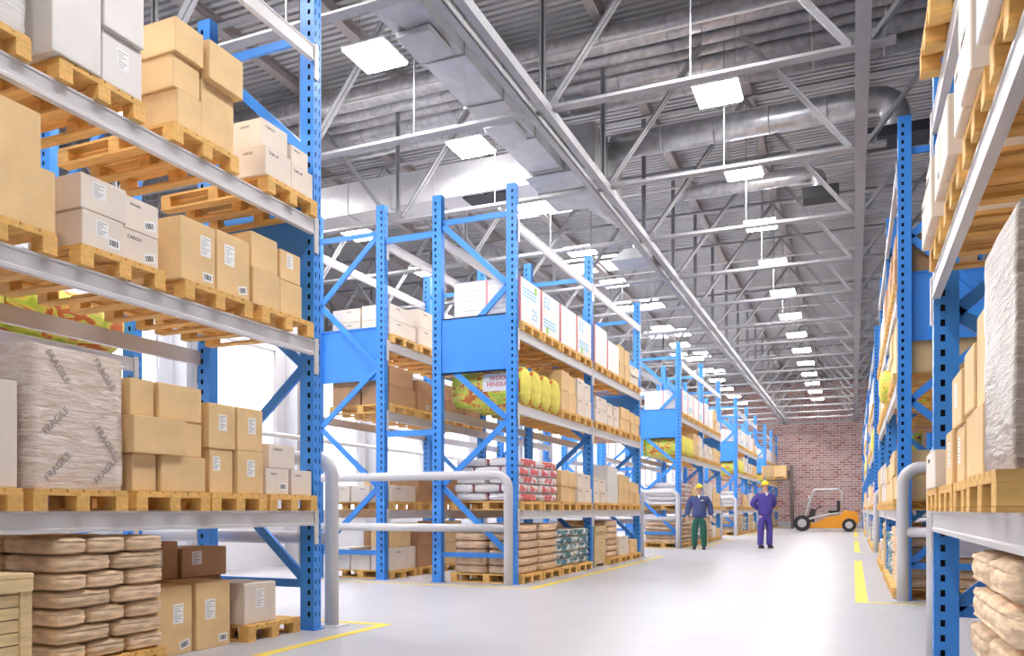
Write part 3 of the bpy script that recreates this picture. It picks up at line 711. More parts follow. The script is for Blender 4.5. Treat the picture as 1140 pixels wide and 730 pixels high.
# ================================================================ the racks past the cross aisles
def fill(rk, Xf, side, y0, near, first='packs', rich=True, grp=None):
    PX, BX_ = Xf + side*.125, Xf + side*.095
    yb = [y0 + .085, y0 + BAY + .085]; pitch = .885; pw = .82
    def slot(b, i): a = yb[b] + pitch*i; return a, a + pw
    def P(n, t, b, i): a, c = slot(b, i); pallet(W(n, t, rk), side, PX, a, c, TZ[t] + (.0005 if t else 0), near)
    def boxes(n, t, b, i, spec, d=.5):
        a, c = slot(b, i); z = TZ[t] + PH + .001
        for (nm, fa, fb, za, zb, lk) in spec:
            carton(lk, f'{nm}, {W(n, t, rk)}', side, BX_ + R.uniform(-.02, .02), a+.01+(c-a-.02)*fa, a+.01+(c-a-.02)*fb, z+za, z+zb, d)
    S22 = lambda lk, h, l2=None: [('bottom near', 0, .49, 0, h, lk), ('bottom far', .51, 1, 0, h*.96, l2 or lk), ('top near', .0, .48, h+.001, 2*h, l2 or lk), ('top far', .5, .98, h*.96+.001, 1.9*h, lk)]
    S21 = lambda lk, h: [('bottom', 0, .98, 0, h, lk), ('top', .04, .9, h+.001, 2*h, lk)]
    # third shelf
    for i in range(4):
        if first == 'packs':
            P(i+1, 3, 0, i); a, c = slot(0, i); zz = TZ[3]+PH+.001; panel_pack(W(i+1,3,rk), side, BX_, a+.005, c-.005, zz, zz+.66, i=i)
        else:
            P(i+1, 3, 0, i); boxes(i+1, 3, 0, i, S22('brown' if i else 'cream', .27) if rich else S21('brown', .3), .9 if i == 0 else .5)
    for i in range(2):
        P(i+5, 3, 1, i); a, c = slot(1, i); zz = TZ[3]+PH+.001; panel_pack(W(i+5,3,rk), side, BX_, a+.005, c-.005, zz, zz+.74-.14*i, i=2)
    for i in range(2, 4):
        P(i+5, 3, 1, i); boxes(i+5, 3, 1, i, S22('kraft', .34, 'kraft') if i == 2 else S21('cream', .2))
    # second shelf
    if first == 'packs':
        for i in range(4): wool_roll(f'{ORD[i+1]} along second shelf, {rk}', side, BX_, yb[0]+.23+.435*i, TZ[2]+.001, .30, 1.15, i+1 if near else 2)
    else:
        for i in range(2): P(i+1, 2, 0, i); boxes(i+1, 2, 0, i, S21('kraft', .33) if i else [('single', 0, 1, 0, .62, 'kraft')], 1.0)
        wool_roll(f'hanging over shelf edge, second shelf, {rk}', side, BX_+side*.1, yb[0]+2.1, TZ[2]+.001, .25, 1.15, 2)
    for i in range(2 if first == 'packs' else 3, 4):
        P(i+1, 2, 0, i); boxes(i+1, 2, 0, i, S22('cream' if i == 3 else 'kraft', .33) if rich else S21('cream', .33), .55)
    for i in range(4):
        P(i+5, 2, 1, i); boxes(i+5, 2, 1, i, (S22(('cream','cream','kraft','kraft')[i], .23) if rich and i in (1, 3) else S21(('cream','cream','kraft','kraft')[i], .24)))
    # first shelf
    for i in range(2):
        P(i+1, 1, 0, i); a, c = slot(0, i)
        if first == 'packs': sack_stack('red_bag', W(i+1,1,rk), side, BX_, a, c, TZ[1]+PH+.001, 5, .13, 1.1, (1,) if not near else (1, 2), (2, 3) if near else 1)
        else: boxes(i+1, 1, 0, i, S21('kraft', .3), .9)
    for i in range(2, 4):
        P(i+1, 1, 0, i); boxes(i+1, 1, 0, i, S22('kraft' if i == 2 else 'cream', .27) if rich else S21('kraft', .27))
    for i in range(4):
        P(i+5, 1, 1, i); boxes(i+5, 1, 1, i, (S22(('cream','white_board','kraft','kraft')[i], (.24,.38,.31,.24)[i]) if rich else S21(('cream','white_board','kraft','kraft')[i], .32)))
    # ground level
    for i in range(2):
        P(i+1, 0, 0, i); a, c = slot(0, i); sack_stack('tan_sack', W(i+1,0,rk), side, BX_, a+.0, c, PH+.001, 6, .124, 1.12, (1,), 2 if near else 1)
    for i in range(2, 4):
        P(i+1, 0, 0, i); a, c = slot(0, i); sack_stack('teal_bag', W(i+1,0,rk), side, BX_, a+.02, c-.02, PH+.001, 5, .125, 1.0, (2, 1) if near else (1,), 1)
    slat_crate(f'pale slatted crate, ground level by middle post, {rk}', side, BX_, yb[1]+.02, yb[1]+.70, .78, 1.0)
    P(6, 0, 1, 1); a, c = slot(1, 1); sack_stack('tan_sack', W(6,0,rk), side, BX_, a, c, PH+.001, 6, .124, 1.12, (1,), 2 if near else 1)
    P(7, 0, 1, 2); boxes(7, 0, 1, 2, S21('cream', .2))
    P(8, 0, 1, 3); boxes(8, 0, 1, 3, [('single', .1, .8, 0, .3, 'kraft')])
for k, y in enumerate(RUNS):
    fill(f'{ORD[k+2]} left rack', XL, 1, y, k < 1, 'packs', k < 2)
for k, y in enumerate(RUNS[:3]):
    fill(f'{ORD[k+2]} right rack', XR, -1, y, k < 1, 'boxes' if k == 0 else 'packs', False)
# second back-row rack
rk = 'second back-row rack'
def brow(t, n, a, b, spec, d=1.0):
    pallet(W(n, t, rk), 1, XB+.12, a, b, TZ[t] + (.0005 if t else 0), False)
    for (nm, fa, fb, za, zb, lk, dx) in spec:
        carton(lk, f'{nm}, {W(n,t,rk)}', 1, XB+.09-dx, a+(b-a)*fa, a+(b-a)*fb, TZ[t]+PH+.001+za, TZ[t]+PH+.001+zb, d)
y = RUNS[0]+.1
quad = lambda lk, h, l2=None: [('bottom aisle-side', 0, 1, 0, h, lk, 0), ('bottom wall-side', 0, 1, 0, h, lk, .56), ('top aisle-side', 0, .9, h+.001, 2*h, l2 or lk, 0), ('top wall-side', 0, .95, h+.001, 1.9*h, lk, .56)]
brow(3, 1, y, y+.8, quad('cream', .24), .53)
brow(3, 2, y+.9, y+1.7, quad('cream', .30), .53)
brow(3, 3, y+1.8, y+2.6, quad('kraft', .33), .53)
brow(3, 4, y+2.7, y+3.4, quad('kraft', .22), .53)
brow(2, 1, y, y+.8, quad('brown', .30), .53)
brow(2, 2, y+.9, y+1.7, [('near', 0, .48, 0, .5, 'brown_l', 0), ('far', .5, .98, 0, .46, 'brown_l', 0)], 1.0)
brow(2, 3, y+1.8, y+2.6, quad('brown', .28), .53)
brow(2, 4, y+2.7, y+3.4, [('single', 0, .9, 0, .36, 'brown', 0)], 1.0)
brow(1, 1, y, y+.8, [('aisle-side', 0, 1, 0, .26, 'cream', 0), ('middle', 0, 1, 0, .26, 'cream', .38), ('wall-side', 0, 1, 0, .26, 'cream', .76)], .36)
brow(1, 2, y+.9, y+1.7, [('aisle-side', 0, .95, 0, .48, 'brown', 0), ('wall-side', 0, .95, 0, .42, 'kraft', .56)], .53)
brow(1, 3, y+1.8, y+2.6, quad('brown', .27), .53)
brow(0, 1, y, y+.8, [('bottom aisle-side', 0, 1, 0, .36, 'cream', 0), ('bottom middle', 0, .9, 0, .3, 'cream', .38), ('bottom wall-side', 0, .9, 0, .34, 'white_board', .76), ('top aisle-side', 0, .8, .361, .66, 'kraft', 0)], .36)
brow(0, 2, y+.9, y+1.7, quad('brown', .36), .53)
brow(0, 3, y+1.8, y+2.6, quad('kraft', .38), .53)
# far-side rack behind the second right rack
rk = 'far-side rack'; XF2 = XR + 2*FD + 1.0
for t, lk, h in ((3, 'brown', .32), (2, 'kraft', .38), (1, 'brown', .3), (0, 'brown', .34)):
    for n in (1, 2):
        a = RUNS[0]+.1+.9*(n-1); pallet(W(n, t, rk), 1, XF2+.12, a, a+.8, TZ[t]+(.0005 if t else 0), False)
        for nm, za, zb, k in (('bottom aisle-side', 0, h, 0), ('bottom wall-side', 0, h, .55), ('top aisle-side', h+.001, 2*h, 0)):
            carton(lk, f'{nm}, {W(n,t,rk)}', 1, XF2+.09-k, a, a+.8, TZ[t]+PH+.001+za, TZ[t]+PH+.001+zb, .53)

# ================================================================ setting
WX0, WX1, WY0, WY1, ZR = -10.4, 6.2, -3.0, 55.6, 9.30
struct('floor', MB().box(-22.3, WX1+.3, WY0, WY1+.3, -.2, 0), M['floor'])
TY = [10.3 + 2.88*k for k in range(-4, 16)]
wb = MB(); wz0, wz1, wz2 = 1.0, 4.2, 4.7
wb.box(WX0-.25, WX0, WY0, WY1, 0, wz0); wb.box(WX0-.25, WX0, WY0, WY1, wz1, wz2)
for a in TY + [WY1]:
    wb.box(WX0-.25, WX0, a-.42 if a < WY1 else a-.6, min(a+.42, WY1), wz0, wz1)
wb.box(WX0-.25, WX0, WY0, TY[0]-.42, wz0, wz1)
struct('wall_left', wb, M['wall'])
FX = -22.0
struct('wall_left_far', MB().box(FX-.25, FX, WY0, WY1, 0, ZR), M['wall_grey'])
for i, a in enumerate(TY[:-1]):
    w = struct(f'window_{i+1}', MB().box(WX0-.12, WX0-.08, a+.42, TY[i+1]-.42, wz0, wz1), M['window'])  # glowing panes added to brighten the left side, no known windows
    fr = MB(); ya, yb_ = a+.42, TY[i+1]-.42
    for zq in (wz0+.02, wz1-.02): fr.box(WX0-.14, WX0-.03, ya, yb_, zq-.02, zq+.02)
    for yq in (ya+.02, yb_-.02): fr.box(WX0-.14, WX0-.03, yq-.02, yq+.02, wz0, wz1)
    obj('window_frame', fr, M['wall'], w)
struct('wall_right', MB().box(WX1, WX1+.25, WY0, WY1, 0, ZR), M['wall_grey'])
struct('wall_back', MB().box(-22.25, WX1+.25, WY1, WY1+.3, 0, ZR), M['brick'])
struct('baseboard_back', MB().box(WX0, WX1, WY1-.06, WY1, 0, .35), M['column'])
for i, a in enumerate(TY):                                   # wall columns
    c = struct('wall_column', MB().box(WX0, WX0+.30, a-.14, a-.12, 0, wz2).box(WX0, WX0+.30, a+.12, a+.14, 0, wz2).box(WX0+.14, WX0+.16, a-.12, a+.12, 0, wz2), M['column'])
# ribbed roof deck
mb = MB(); prof = []; y = WY0; p = .15
while y < WY1:
    prof += [(y, 0), (y+.08, 0), (y+.09, .11), (y+.14, .11)]; y += p
prof.append((y, 0)); V = []
for yy, zz in prof: V += [(FX-.2, yy, ZR+zz), (WX1+.2, yy, ZR+zz)]
mb.add(V, [(2*i, 2*i+1, 2*i+3, 2*i+2) for i in range(len(prof)-1)])
mb.add([(FX-.2, WY0, ZR+.2), (WX1+.2, WY0, ZR+.2), (WX1+.2, WY1+.2, ZR+.2), (FX-.2, WY1+.2, ZR+.2)], [(0,1,2,3)])
struct('ceiling', mb, M['deck'])
for k in range(-3, 12):                                       # roof beams along the hall
    x = .1 - 1.98*k
    if not (FX+.2 < x < WX1-.2): continue
    struct('roof_beam', MB().box(x-.09, x+.09, WY0, WY1, ZR-.20, ZR-.185).box(x-.09, x+.09, WY0, WY1, ZR-.015, ZR-.001).box(x-.012, x+.012, WY0, WY1, ZR-.185, ZR-.015), M['purlin'])
# cross trusses
ZB = 6.5; ZT = ZR - .32
def truss(y):
    root = link('roof_truss', None, None, (0, y, 0)); root['kind'] = 'structure'
    def ch(name, a, b, w=.075):
        obj(name, MB().angle(a, b, w, .009, flip=1).angle(a, b, w, .009, flip=-1), M['truss'], root)
    ch('bottom_chord', (FX, 0, ZB), (.45, 0, ZB)); ch('top_chord', (FX, 0, ZT), (WX1, 0, ZT))
    for nx in (.1, -3.9, -7.9, -11.9, -15.9, -19.9):
        obj('web_post', MB().angle((nx+.012, 0, ZB), (nx+.012, 0, ZT), .06, .008, up=(0,1,0)).angle((nx-.012, 0, ZB), (nx-.012, 0, ZT), .06, .008, up=(0,1,0), flip=-1), M['truss'], root)
        obj('gusset_plate', MB().box(nx-.22, nx+.22, -.006, .006, ZB, ZB+.2), M['truss'], root)
        for sx in (-1, 1):
            x2 = nx + 2.0*sx
            if x2 < FX+.05: continue
            obj('web_diagonal', MB().angle((nx+.12*sx, .012, ZB+.06), (x2, .012, ZT), .065, .008, up=(0,1,0)).angle((nx+.12*sx, -.012, ZB+.06), (x2, -.012, ZT), .065, .008, up=(0,-1,0), flip=-1), M['truss'], root)
    for nx in (-1.9, -5.9, -9.9, -13.9): obj('hanger_post', MB().bar((nx, 0, ZB+.02), (nx, 0, ZT), .016, .016), M['truss'], root)
for a in TY: truss(a)
# long trusses
for x, dbl in ((-3.9, .17), (.1, .0)):
    root = link('long_truss', None, None, (x, 0, 0)); root['kind'] = 'structure'
    if dbl:
        obj('bottom_chord', MB().prism([(-.16,ZB-.1),(-.06,ZB-.1),(-.06,ZB-.085),(-.075,ZB-.085),(-.075,ZB+.03),(-.16,ZB+.03)], 'y', 2, WY1-2), M['truss'], root)
        obj('bottom_chord', MB().prism([(.16,ZB-.1),(.06,ZB-.1),(.06,ZB-.085),(.075,ZB-.085),(.075,ZB+.03),(.16,ZB+.03)], 'y', 2, WY1-2), M['truss'], root)
    else: obj('bottom_chord', MB().box(-.08, .08, 2, WY1-2, ZB-.09, ZB-.0), M['truss'], root)
    for i in range(len(TY)-1):
        if not dbl: obj('web_diagonal', MB().bar((0, TY[i], ZB), (0, (TY[i]+TY[i+1])/2, ZT), .05, .05, up=(1,0,0)).bar((0, TY[i+1], ZB), (0, (TY[i]+TY[i+1])/2, ZT), .05, .05, up=(1,0,0)), M['truss'], root)
# skylights
for k in range(7):
    y = 13.6 + 5.76*k
    s_ = struct(f'window_{40+k}', MB().box(-8.9, -7.0, y, y+1.7, ZR-.012, ZR-.004), M['sky'])
    obj('window_frame', MB().box(-8.98, -8.9, y-.08, y+1.78, ZR-.03, ZR-.003).box(-7.0, -6.92, y-.08, y+1.78, ZR-.03, ZR-.003).box(-8.9, -7.0, y-.08, y, ZR-.03, ZR-.003).box(-8.9, -7.0, y+1.7, y+1.78, ZR-.03, ZR-.003), M['truss'], s_)
# lamps
def lamp(x, y, label, grp):
    root = thing('ceiling_lamp', label, 'lamp', (x, y, 7.40), 0, grp)
    obj('lamp_housing', MB().box(-.34, .34, -.34, .34, .03, .06, ch=.006), M['wall'], root)
    obj('light_panel', MB().box(-.32, .32, -.32, .32, 0, .029), M['lamp'], root)
    for sx in (-.25, .25): obj('hanging_rod', MB().tube([(sx, 0, .06), (sx, 0, ZR-7.4)], .006, 8), M['truss'], root)
for k in range(-3, 14):
    y = 9.65 + 3.07*k
    lamp(-6.15, y, f'square lamp over the left racks, {ORD[k+4]} from the front', 'square lamps over the left racks')
    lamp(-10.45, y, f'square lamp above the low white wall, {ORD[k+4]} from the front', 'square lamps above the low white wall')
    lamp(-1.90, y-.17, f'square lamp over the aisle, {ORD[k+4]} from the front', 'square lamps over the aisle')
# ---------------------------------------------------------------- ducts and pipes
t = thing('air_duct', 'large rectangular sheet metal duct running along the hall under the roof', 'duct', (-4.95, 0, 7.0))
def cross_break(mb, x0, x1, y0, y1, z, dz):
    c = ((x0+x1)/2, (y0+y1)/2, z+dz); mb.add([(x0,y0,z), (x1,y0,z), (x1,y1,z), (x0,y1,z), c], [(0,1,4), (1,2,4), (2,3,4), (3,0,4)])
for i in range(10):
    a = .6 + 1.26*i; b = a + 1.26; hw = .30
    mb = MB().box(-hw, hw, a+.02, b-.02, 0, .72); cross_break(mb, -hw+.02, hw-.02, a+.05, b-.05, -.001, -.035)
    for x in (-hw-.001, hw+.001):
        mb.add([(x, a+.05, .03), (x, b-.05, .03), (x, b-.05, .69), (x, a+.05, .69), (x*1.08, (a+b)/2, .36)], [(0,1,4), (1,2,4), (2,3,4), (3,0,4)])
    obj('duct_section', mb, M['duct'], t)
    obj('flange', MB().box(-hw-.025, hw+.025, b-.02, b+.02, -.025, .745), M['duct'], t)
for y in (8.9, 11.45):
    obj('register_box', MB().box(-.24, .24, y-.30, y+.30, -.12, -.03, ch=.01), M['duct'], t)
obj('end_box', MB().box(-.42, .88, 13.25, 15.0, -.06, .74, ch=.01).box(-.44, .90, 14.0, 14.03, -.08, .76), M['duct'], t)
t = thing('air_duct', 'pale rectangular branch duct crossing over the second left rack', 'duct', (0, 13.6, 7.0))
for i in range(5):
    xa, xb = -5.40 - i*.98, -5.40 - (i+1)*.98
    obj('duct_section', MB().prism([(xb+.006, 0), (xa-.006, 0), (xa-.006, .62), (xb+.006, .62)], 'y', .02, .70).add([(xb+.02, .02, .02), (xa-.02, .02, .02), (xa-.02, .02, .60), (xb+.02, .02, .60), ((xa+xb)/2, -.012, .31)], [(0,1,4),(1,2,4),(2,3,4),(3,0,4)]), M['duct_pale'], t)
    obj('flange', MB().box(xb-.008, xb+.008, 0, .72, -.02, .64), M['duct_pale'], t)
obj('outlet_grille', MB().box(-6.8, -5.9, .1, .6, -.03, -.001), M['dark'], t)
def spiral(label, pts, r, mtl='galv', name='round_duct', rib=.45, cat='duct', extra=None):
    t = thing(name, label, cat, pts[0]); o = Vector(pts[0]); q = [Vector(p)-o for p in pts]
    obj('tube', MB().tube(q, r, 24), M[mtl], t)
    if rib:
        L = (q[1]-q[0]).length; d = (q[1]-q[0]).normalized(); k = rib
        while k < L:
            obj('seam_ring', MB().tube([q[0]+d*(k-.012), q[0]+d*(k+.012)], r+.008, 24), M[mtl], t); k += rib
    return t
def elbow(a, corner, b, rad, n=8):
    a, c, b = Vector(a), Vector(corner), Vector(b); d1 = (a-c).normalized(); d2 = (b-c).normalized(); out = [a]
    p0, p2 = c+d1*rad, c+d2*rad
    for i in range(n+1):
        s_ = i/n; out.append(p0*(1-s_)**2 + c*2*s_*(1-s_) + p2*s_**2)
    return [tuple(p) for p in out + [b]]
t = spiral('bright spiral round duct crossing the aisle below the roof with an elbow', elbow((-4.0, 14.15, 7.62), (.62, 14.15, 7.62), (.62, 14.15, 7.0), .35), .215, 'galv', rib=.9)
obj('outlet_grille', MB().box(4.2, 5.1, -.34, .22, -.72, -.56), M['dark'], t)
t = spiral('small dark duct with elbow and grille under the bright round duct', elbow((-3.2, 16.6, 7.55), (-.6, 16.6, 7.55), (-.6, 16.6, 7.2), .2), .14, 'pipe', rib=0)
obj('outlet_grille', MB().box(2.3, 2.95, -.2, .2, -.52, -.30), M['dark'], t)
spiral('short bent round duct hanging below the rectangular duct end', elbow((-4.9, 15.2, 7.25), (-4.35, 17.6, 7.25), (-4.35, 17.6, 6.8), .3), .16, 'galv', rib=0)
t = thing('duct_hood', 'flat metal hood under the short bent round duct', 'duct hood', (-4.35, 17.6, 6.58))
obj('hood_body', MB().prism([(-.55,0),(.55,0),(.25,.2),(-.25,.2)], 'y', -.4, .4), M['duct'], t); obj('hood_lip', MB().box(-.57, .57, -.42, .42, -.03, 0), M['duct'], t)
for i, (dy, z, r) in enumerate(((0, 8.72, .19), (.42, 8.66, .11), (.70, 8.64, .10), (1.02, 8.60, .17), (1.48, 8.5, .15))):
    spiral(f'{("thick", "slim", "slimmer", "medium", "lowest")[i]} silver pipe, {ORD[i+1]} of five crossing under the roof', [(FX+.4, 12.7+dy, z), (WX1-.1, 12.7+dy, z)], r, 'pipe', 'roof_pipe', 1.05, 'pipe')
for k in range(10):
    y = 11.6 + 2.88*k
    tag(obj('sprinkler_pipe', MB().tube([(-9.9, y, 8.02-.01*k), (5.9, y, 8.02-.01*k)], .022, 8), M['conduit']), f'thin white sprinkler pipe, {ORD[k+1]} from the front, crossing under the roof', 'pipe', 'thin sprinkler pipes')
tag(obj('wall_pipe', MB().tube([(WX0+.42, 6, 2.5), (WX0+.42, 34, 2.5)], .05, 10), M['conduit']), 'pale pipe running along the white wall behind the racks', 'pipe')

# ---------------------------------------------------------------- floor markings
def mark(lbl, x0, x1, y0, y1): tag(obj('floor_marking', MB().box(x0, x1, y0, y1, .0005, .003), M['yellow_line']), lbl, 'floor line', 'yellow floor lines')
LX, RX = -4.12, .09
mark('yellow floor line along the aisle, before the first left rack', LX-.05, LX+.05, -1, 6.69)
mark('yellow floor line across the end of the first left rack', -8.6, LX-.05, 6.60, 6.69)
for k, y in enumerate(RUNS):
    n = ORD[k+2]; e = min(y+2*BAY+.5, WY1-.1)
    mark(f'yellow floor line along the aisle, before the {n} left rack', LX-.05, LX+.05, y-.5, e)
    mark(f'thin yellow floor line across the near end of the {n} left rack', -8.6, LX-.05, y-.5, y-.43)
    mark(f'yellow floor line along the aisle, before the {n} right rack', RX-.07, RX+.07, y-.5, e)
    mark(f'thin yellow floor line across the near end of the {n} right rack', RX+.07, 4.6, y-.5, y-.43)
    if k < 3:
        mark(f'yellow floor line across the far end of the {n} left rack', -8.6, LX-.05, e-.09, e)

# ---------------------------------------------------------------- people
def skin(name, pts, edges, m, parent, root=0, sub=2):
    me = bpy.data.meshes.new(name); keys = list(pts); idx = {k: i for i, k in enumerate(keys)}
    me.from_pydata([pts[k][:3] for k in keys], [(idx[a], idx[b]) for a, b in edges], [])
    o = link(name, me, parent); md = o.modifiers.new('Skin', 'SKIN'); md.use_smooth_shade = True; md.branch_smoothing = .6
    for i, k in enumerate(keys):
        r = pts[k][3]; r = r if isinstance(r, tuple) else (r, r); me.skin_vertices[0].data[i].radius = r; me.skin_vertices[0].data[i].use_root = (i == root)
    sb = o.modifiers.new('Subdivision', 'SUBSURF'); sb.levels = sub; sb.render_levels = sub
    me.materials.append(m); return o
def person(label, loc, rz, jacket, trousers, pose, sc_=1.0):
    root = thing('person', label, 'person', loc, rz); root.scale = (sc_,)*3
    # facing -Y, x to the person's left
    sh, hp = .19, .10
    A = {}
    for s_, n in ((1, 'l'), (-1, 'r')):
        if pose == 'sides': A[n] = [(s_*.20, .0, 1.43), (s_*.30, .03, 1.15), (s_*.32, -.05, .90), (s_*.32, -.075, .82)]
        else: A[n] = [(s_*.20, .0, 1.43), (s_*.32, .11, 1.18), (s_*.10+.05, .17, 1.03), (s_*.01+.06, .175, 1.0)]
    P = {'pel': (0, 0, .95, (.135, .10)), 'bel': (0, -.01, 1.08, (.135, .105)), 'che': (0, 0, 1.30, (.145, .105)), 'nek0': (0, .01, 1.45, (.075, .065)), 'nek': (0, 0, 1.53, .055), 'jaw': (0, -.02, 1.585, (.062, .068)), 'head': (0, -.005, 1.66, (.074, .088)), 'top': (0, .005, 1.735, (.058, .07))}
    E = [('pel','bel'),('bel','che'),('che','nek0'),('nek0','nek'),('nek','jaw'),('jaw','head'),('head','top')]
    for n in 'lr':
        a = A[n]; s_ = 1 if n == 'l' else -1
        P['sh'+n] = (*a[0], .055); P['el'+n] = (*a[1], .042); P['wr'+n] = (*a[2], .028); P['pa'+n] = (*a[3], (.036, .02))
        E += [('che','sh'+n),('sh'+n,'el'+n),('el'+n,'wr'+n),('wr'+n,'pa'+n)]
        w = Vector(a[2]); p = Vector(a[3]); d = (p-w).normalized(); side = Vector((0,-1,0)) if pose == 'sides' else Vector((0,0,1)); side = (side - d*side.dot(d)).normalized(); inn = d.cross(side)
        for i, (off, ln) in enumerate(((-.027,.062), (-.009,.078), (.009,.08), (.027,.07))):
            q0 = p + side*off + d*.022; q1 = q0 + d*ln*.5; q2 = q1 + d*ln*.45 + inn*(.012 if n == 'r' else -.012)
            P[f'f{i}a{n}'] = (*q0, .0095); P[f'f{i}b{n}'] = (*q1, .009); P[f'f{i}c{n}'] = (*q2, .007)
            E += [('pa'+n, f'f{i}a{n}'), (f'f{i}a{n}', f'f{i}b{n}'), (f'f{i}b{n}', f'f{i}c{n}')]
        q0 = w + d*.02 + side*.035; q1 = q0 + d*.04 + side*.022; P['ta'+n] = (*q0, .011); P['tb'+n] = (*q1, .009); E += [('wr'+n,'ta'+n),('ta'+n,'tb'+n)]
        P['hi'+n] = (s_*.10, 0, .88, .085); P['kn'+n] = (s_*.115, -.015, .50, .055); P['an'+n] = (s_*.12, .02, .10, .036); P['to'+n] = (s_*.135, -.10, .05, .03)
        E += [('pel','hi'+n),('hi'+n,'kn'+n),('kn'+n,'an'+n),('an'+n,'to'+n)]
    skin('body', P, E, M['skin'], root)
    J = {'hem': (0, 0, .81, (.25, .19)), 'bel': (0, -.01, 1.05, (.225, .18)), 'che': (0, 0, 1.30, (.215, .165)), 'col': (0, .01, 1.46, (.10, .085)), 'col2': (0, .008, 1.50, (.075, .068))}
    JE = [('hem','bel'),('bel','che'),('che','col'),('col','col2')]
    for n in 'lr':
        a = A[n]; w = Vector(a[1])*.08 + Vector(a[2])*.92
        J['sh'+n] = (*a[0], .105); J['el'+n] = (*a[1], .092); J['wr'+n] = (*w, .07); JE += [('che','sh'+n),('sh'+n,'el'+n),('el'+n,'wr'+n)]
    skin('jacket', J, JE, jacket, root)
    T = {'wai': (0, 0, 1.0, (.14, .11)), 'pel': (0, 0, .90, (.155, .12))}; TE = [('wai','pel')]
    for n in 'lr':
        s_ = 1 if n == 'l' else -1
        T['hi'+n] = (s_*.10, 0, .80, .118); T['kn'+n] = (s_*.125, -.015, .48, .092); T['an'+n] = (s_*.13, .015, .045, .085)
        TE += [('pel','hi'+n),('hi'+n,'kn'+n),('kn'+n,'an'+n)]
    skin('trousers', T, TE, trousers, root)
    for s_ in (1, -1):
        mb = MB(); mb.ball((s_*.13, -.05, .05), (.048, .135, .05)); mb.box(s_*.13-.045, s_*.13+.045, -.175, .075, 0, .02, ch=.006); obj('shoe', mb, M['shoe'], root)
    hm = MB(); n = 20; V = []; F = []
    for j in range(7):
        t_ = PI/2*j/6
        for i in range(n):
            a = 2*PI*i/n; V.append((.105*math.cos(t_)*math.cos(a), -.005+.125*math.cos(t_)*math.sin(a), 1.70+.115*math.sin(t_)))
    for j in range(6):
        for i in range(n): F.append((j*n+i, j*n+(i+1) % n, (j+1)*n+(i+1) % n, (j+1)*n+i))
    hm.add(V, F, True); h = obj('helmet', hm, M['helmet'], root)
    obj('helmet_brim', MB().prism([(.118*math.cos(2*PI*i/20), -.02+(.16 if math.sin(2*PI*i/20) < 0 else .13)*math.sin(2*PI*i/20)) for i in range(20)], 'z', 1.692, 1.702), M['helmet'], h)
    obj('helmet_ridge', MB().tube([(0, -.11, 1.75), (0, -.05, 1.808), (0, .02, 1.818), (0, .09, 1.77)], .012, 8), M['helmet'], h)
    for s_ in (1, -1):
        obj('eye', MB().ball((s_*.03, -.083, 1.655), .010, 10, 6), M['ink'], root)
        obj('ear', MB().ball((s_*.077, .005, 1.64), (.012, .022, .032), 10, 6), M['skin'], root)
    obj('nose', MB().ball((0, -.098, 1.63), (.014, .022, .024), 10, 6), M['skin'], root)
    obj('mouth', MB().ball((0, -.083, 1.588), (.024, .008, .006), 10, 6), M['red_ink'], root)
    obj('hair', MB().ball((0, .025, 1.66), (.083, .078, .062), 14, 8), M['hair'], root)
    obj('shirt_collar', MB().prism([(-.045, 1.50), (.045, 1.50), (0, 1.40)], 'y', -.125, -.085), M['paper'], root)
    return root
p1 = person('person in navy jacket, green trousers and yellow helmet standing by guard rail', (-3.92, 22.55, 0), .10, M['navy'], M['green_trousers'], 'sides', 1.0)
obj('chest_badge', MB().box(.05, .13, -.142, -.134, 1.335, 1.36), M['paper'], p1)
p2 = person('person in purple-blue overalls and yellow helmet standing with hands behind back', (-2.32, 24.0, 0), .55, M['purple'], M['purple'], 'back', 1.06)

# ---------------------------------------------------------------- forklift, forks towards -X
fk = thing('forklift', 'orange forklift with grey cage before the brick wall, mast towards left racks', 'forklift', (-2.4, 44.0, 0))
def fbox(n, *a, m='orange', ch=.02, parent=None): return obj(n, MB().box(*a, ch=ch), M[m], parent or fk)
obj('chassis', MB().prism([(.15,.16),(1.95,.16),(1.95,.85),(1.25,.74),(.55,.40),(.35,.46),(.15,.42)], 'y', -.50, .50), M['orange'], fk)
obj('counterweight', MB().prism([(1.85,.30),(2.58,.34),(2.64,.62),(2.58,.98),(1.98,1.06),(1.82,.86)], 'y', -.54, .54), M['orange'], fk)
obj('seat_base', MB().box(1.2, 1.85, -.35, .35, .72, .92, ch=.02), M['steel_grey'], fk)
st = obj('seat', MB().box(1.22, 1.74, -.26, .26, .92, 1.06, ch=.04), M['seat_black'], fk); obj('backrest', MB().box(1.62, 1.78, -.25, .25, 1.02, 1.55, ch=.04), M['seat_black'], st)
def wheel(n, x, r, y, w):
    wl = obj(n, MB().tube([(x, y-w/2, r), (x, y-w/2+.03, r), (x, y+w/2-.03, r), (x, y+w/2, r)], [r*.9, r, r, r*.9], 28), M['rubber'], fk)
    obj('hub', MB().tube([(x, y-w/2-.012, r), (x, y+w/2+.012, r)], r*.52, 20), M['steel_grey'], wl)
for y in (-.52, .52): wheel('front_wheel', 0, .41, y, .26); wheel('rear_wheel', 2.2, .33, y, .22)
for y in (-.47, .47):
    obj('cage_pillar', MB().tube([(.10, y, .55), (.22, y, 1.0), (.50, y, 1.95), (.62, y, 2.10), (1.72, y, 2.12), (1.84, y, 2.0), (1.90, y, .95)], .045, 10), M['steel_grey'], fk)
    obj('cage_side_bar', MB().tube([(.10, y, .55), (.95, y, .80), (1.75, y, .92)], .06, 10), M['steel_grey'], fk)
obj('cage_roof', MB().box(.58, 1.76, -.46, .46, 2.10, 2.14, ch=.01), M['steel_grey'], fk)
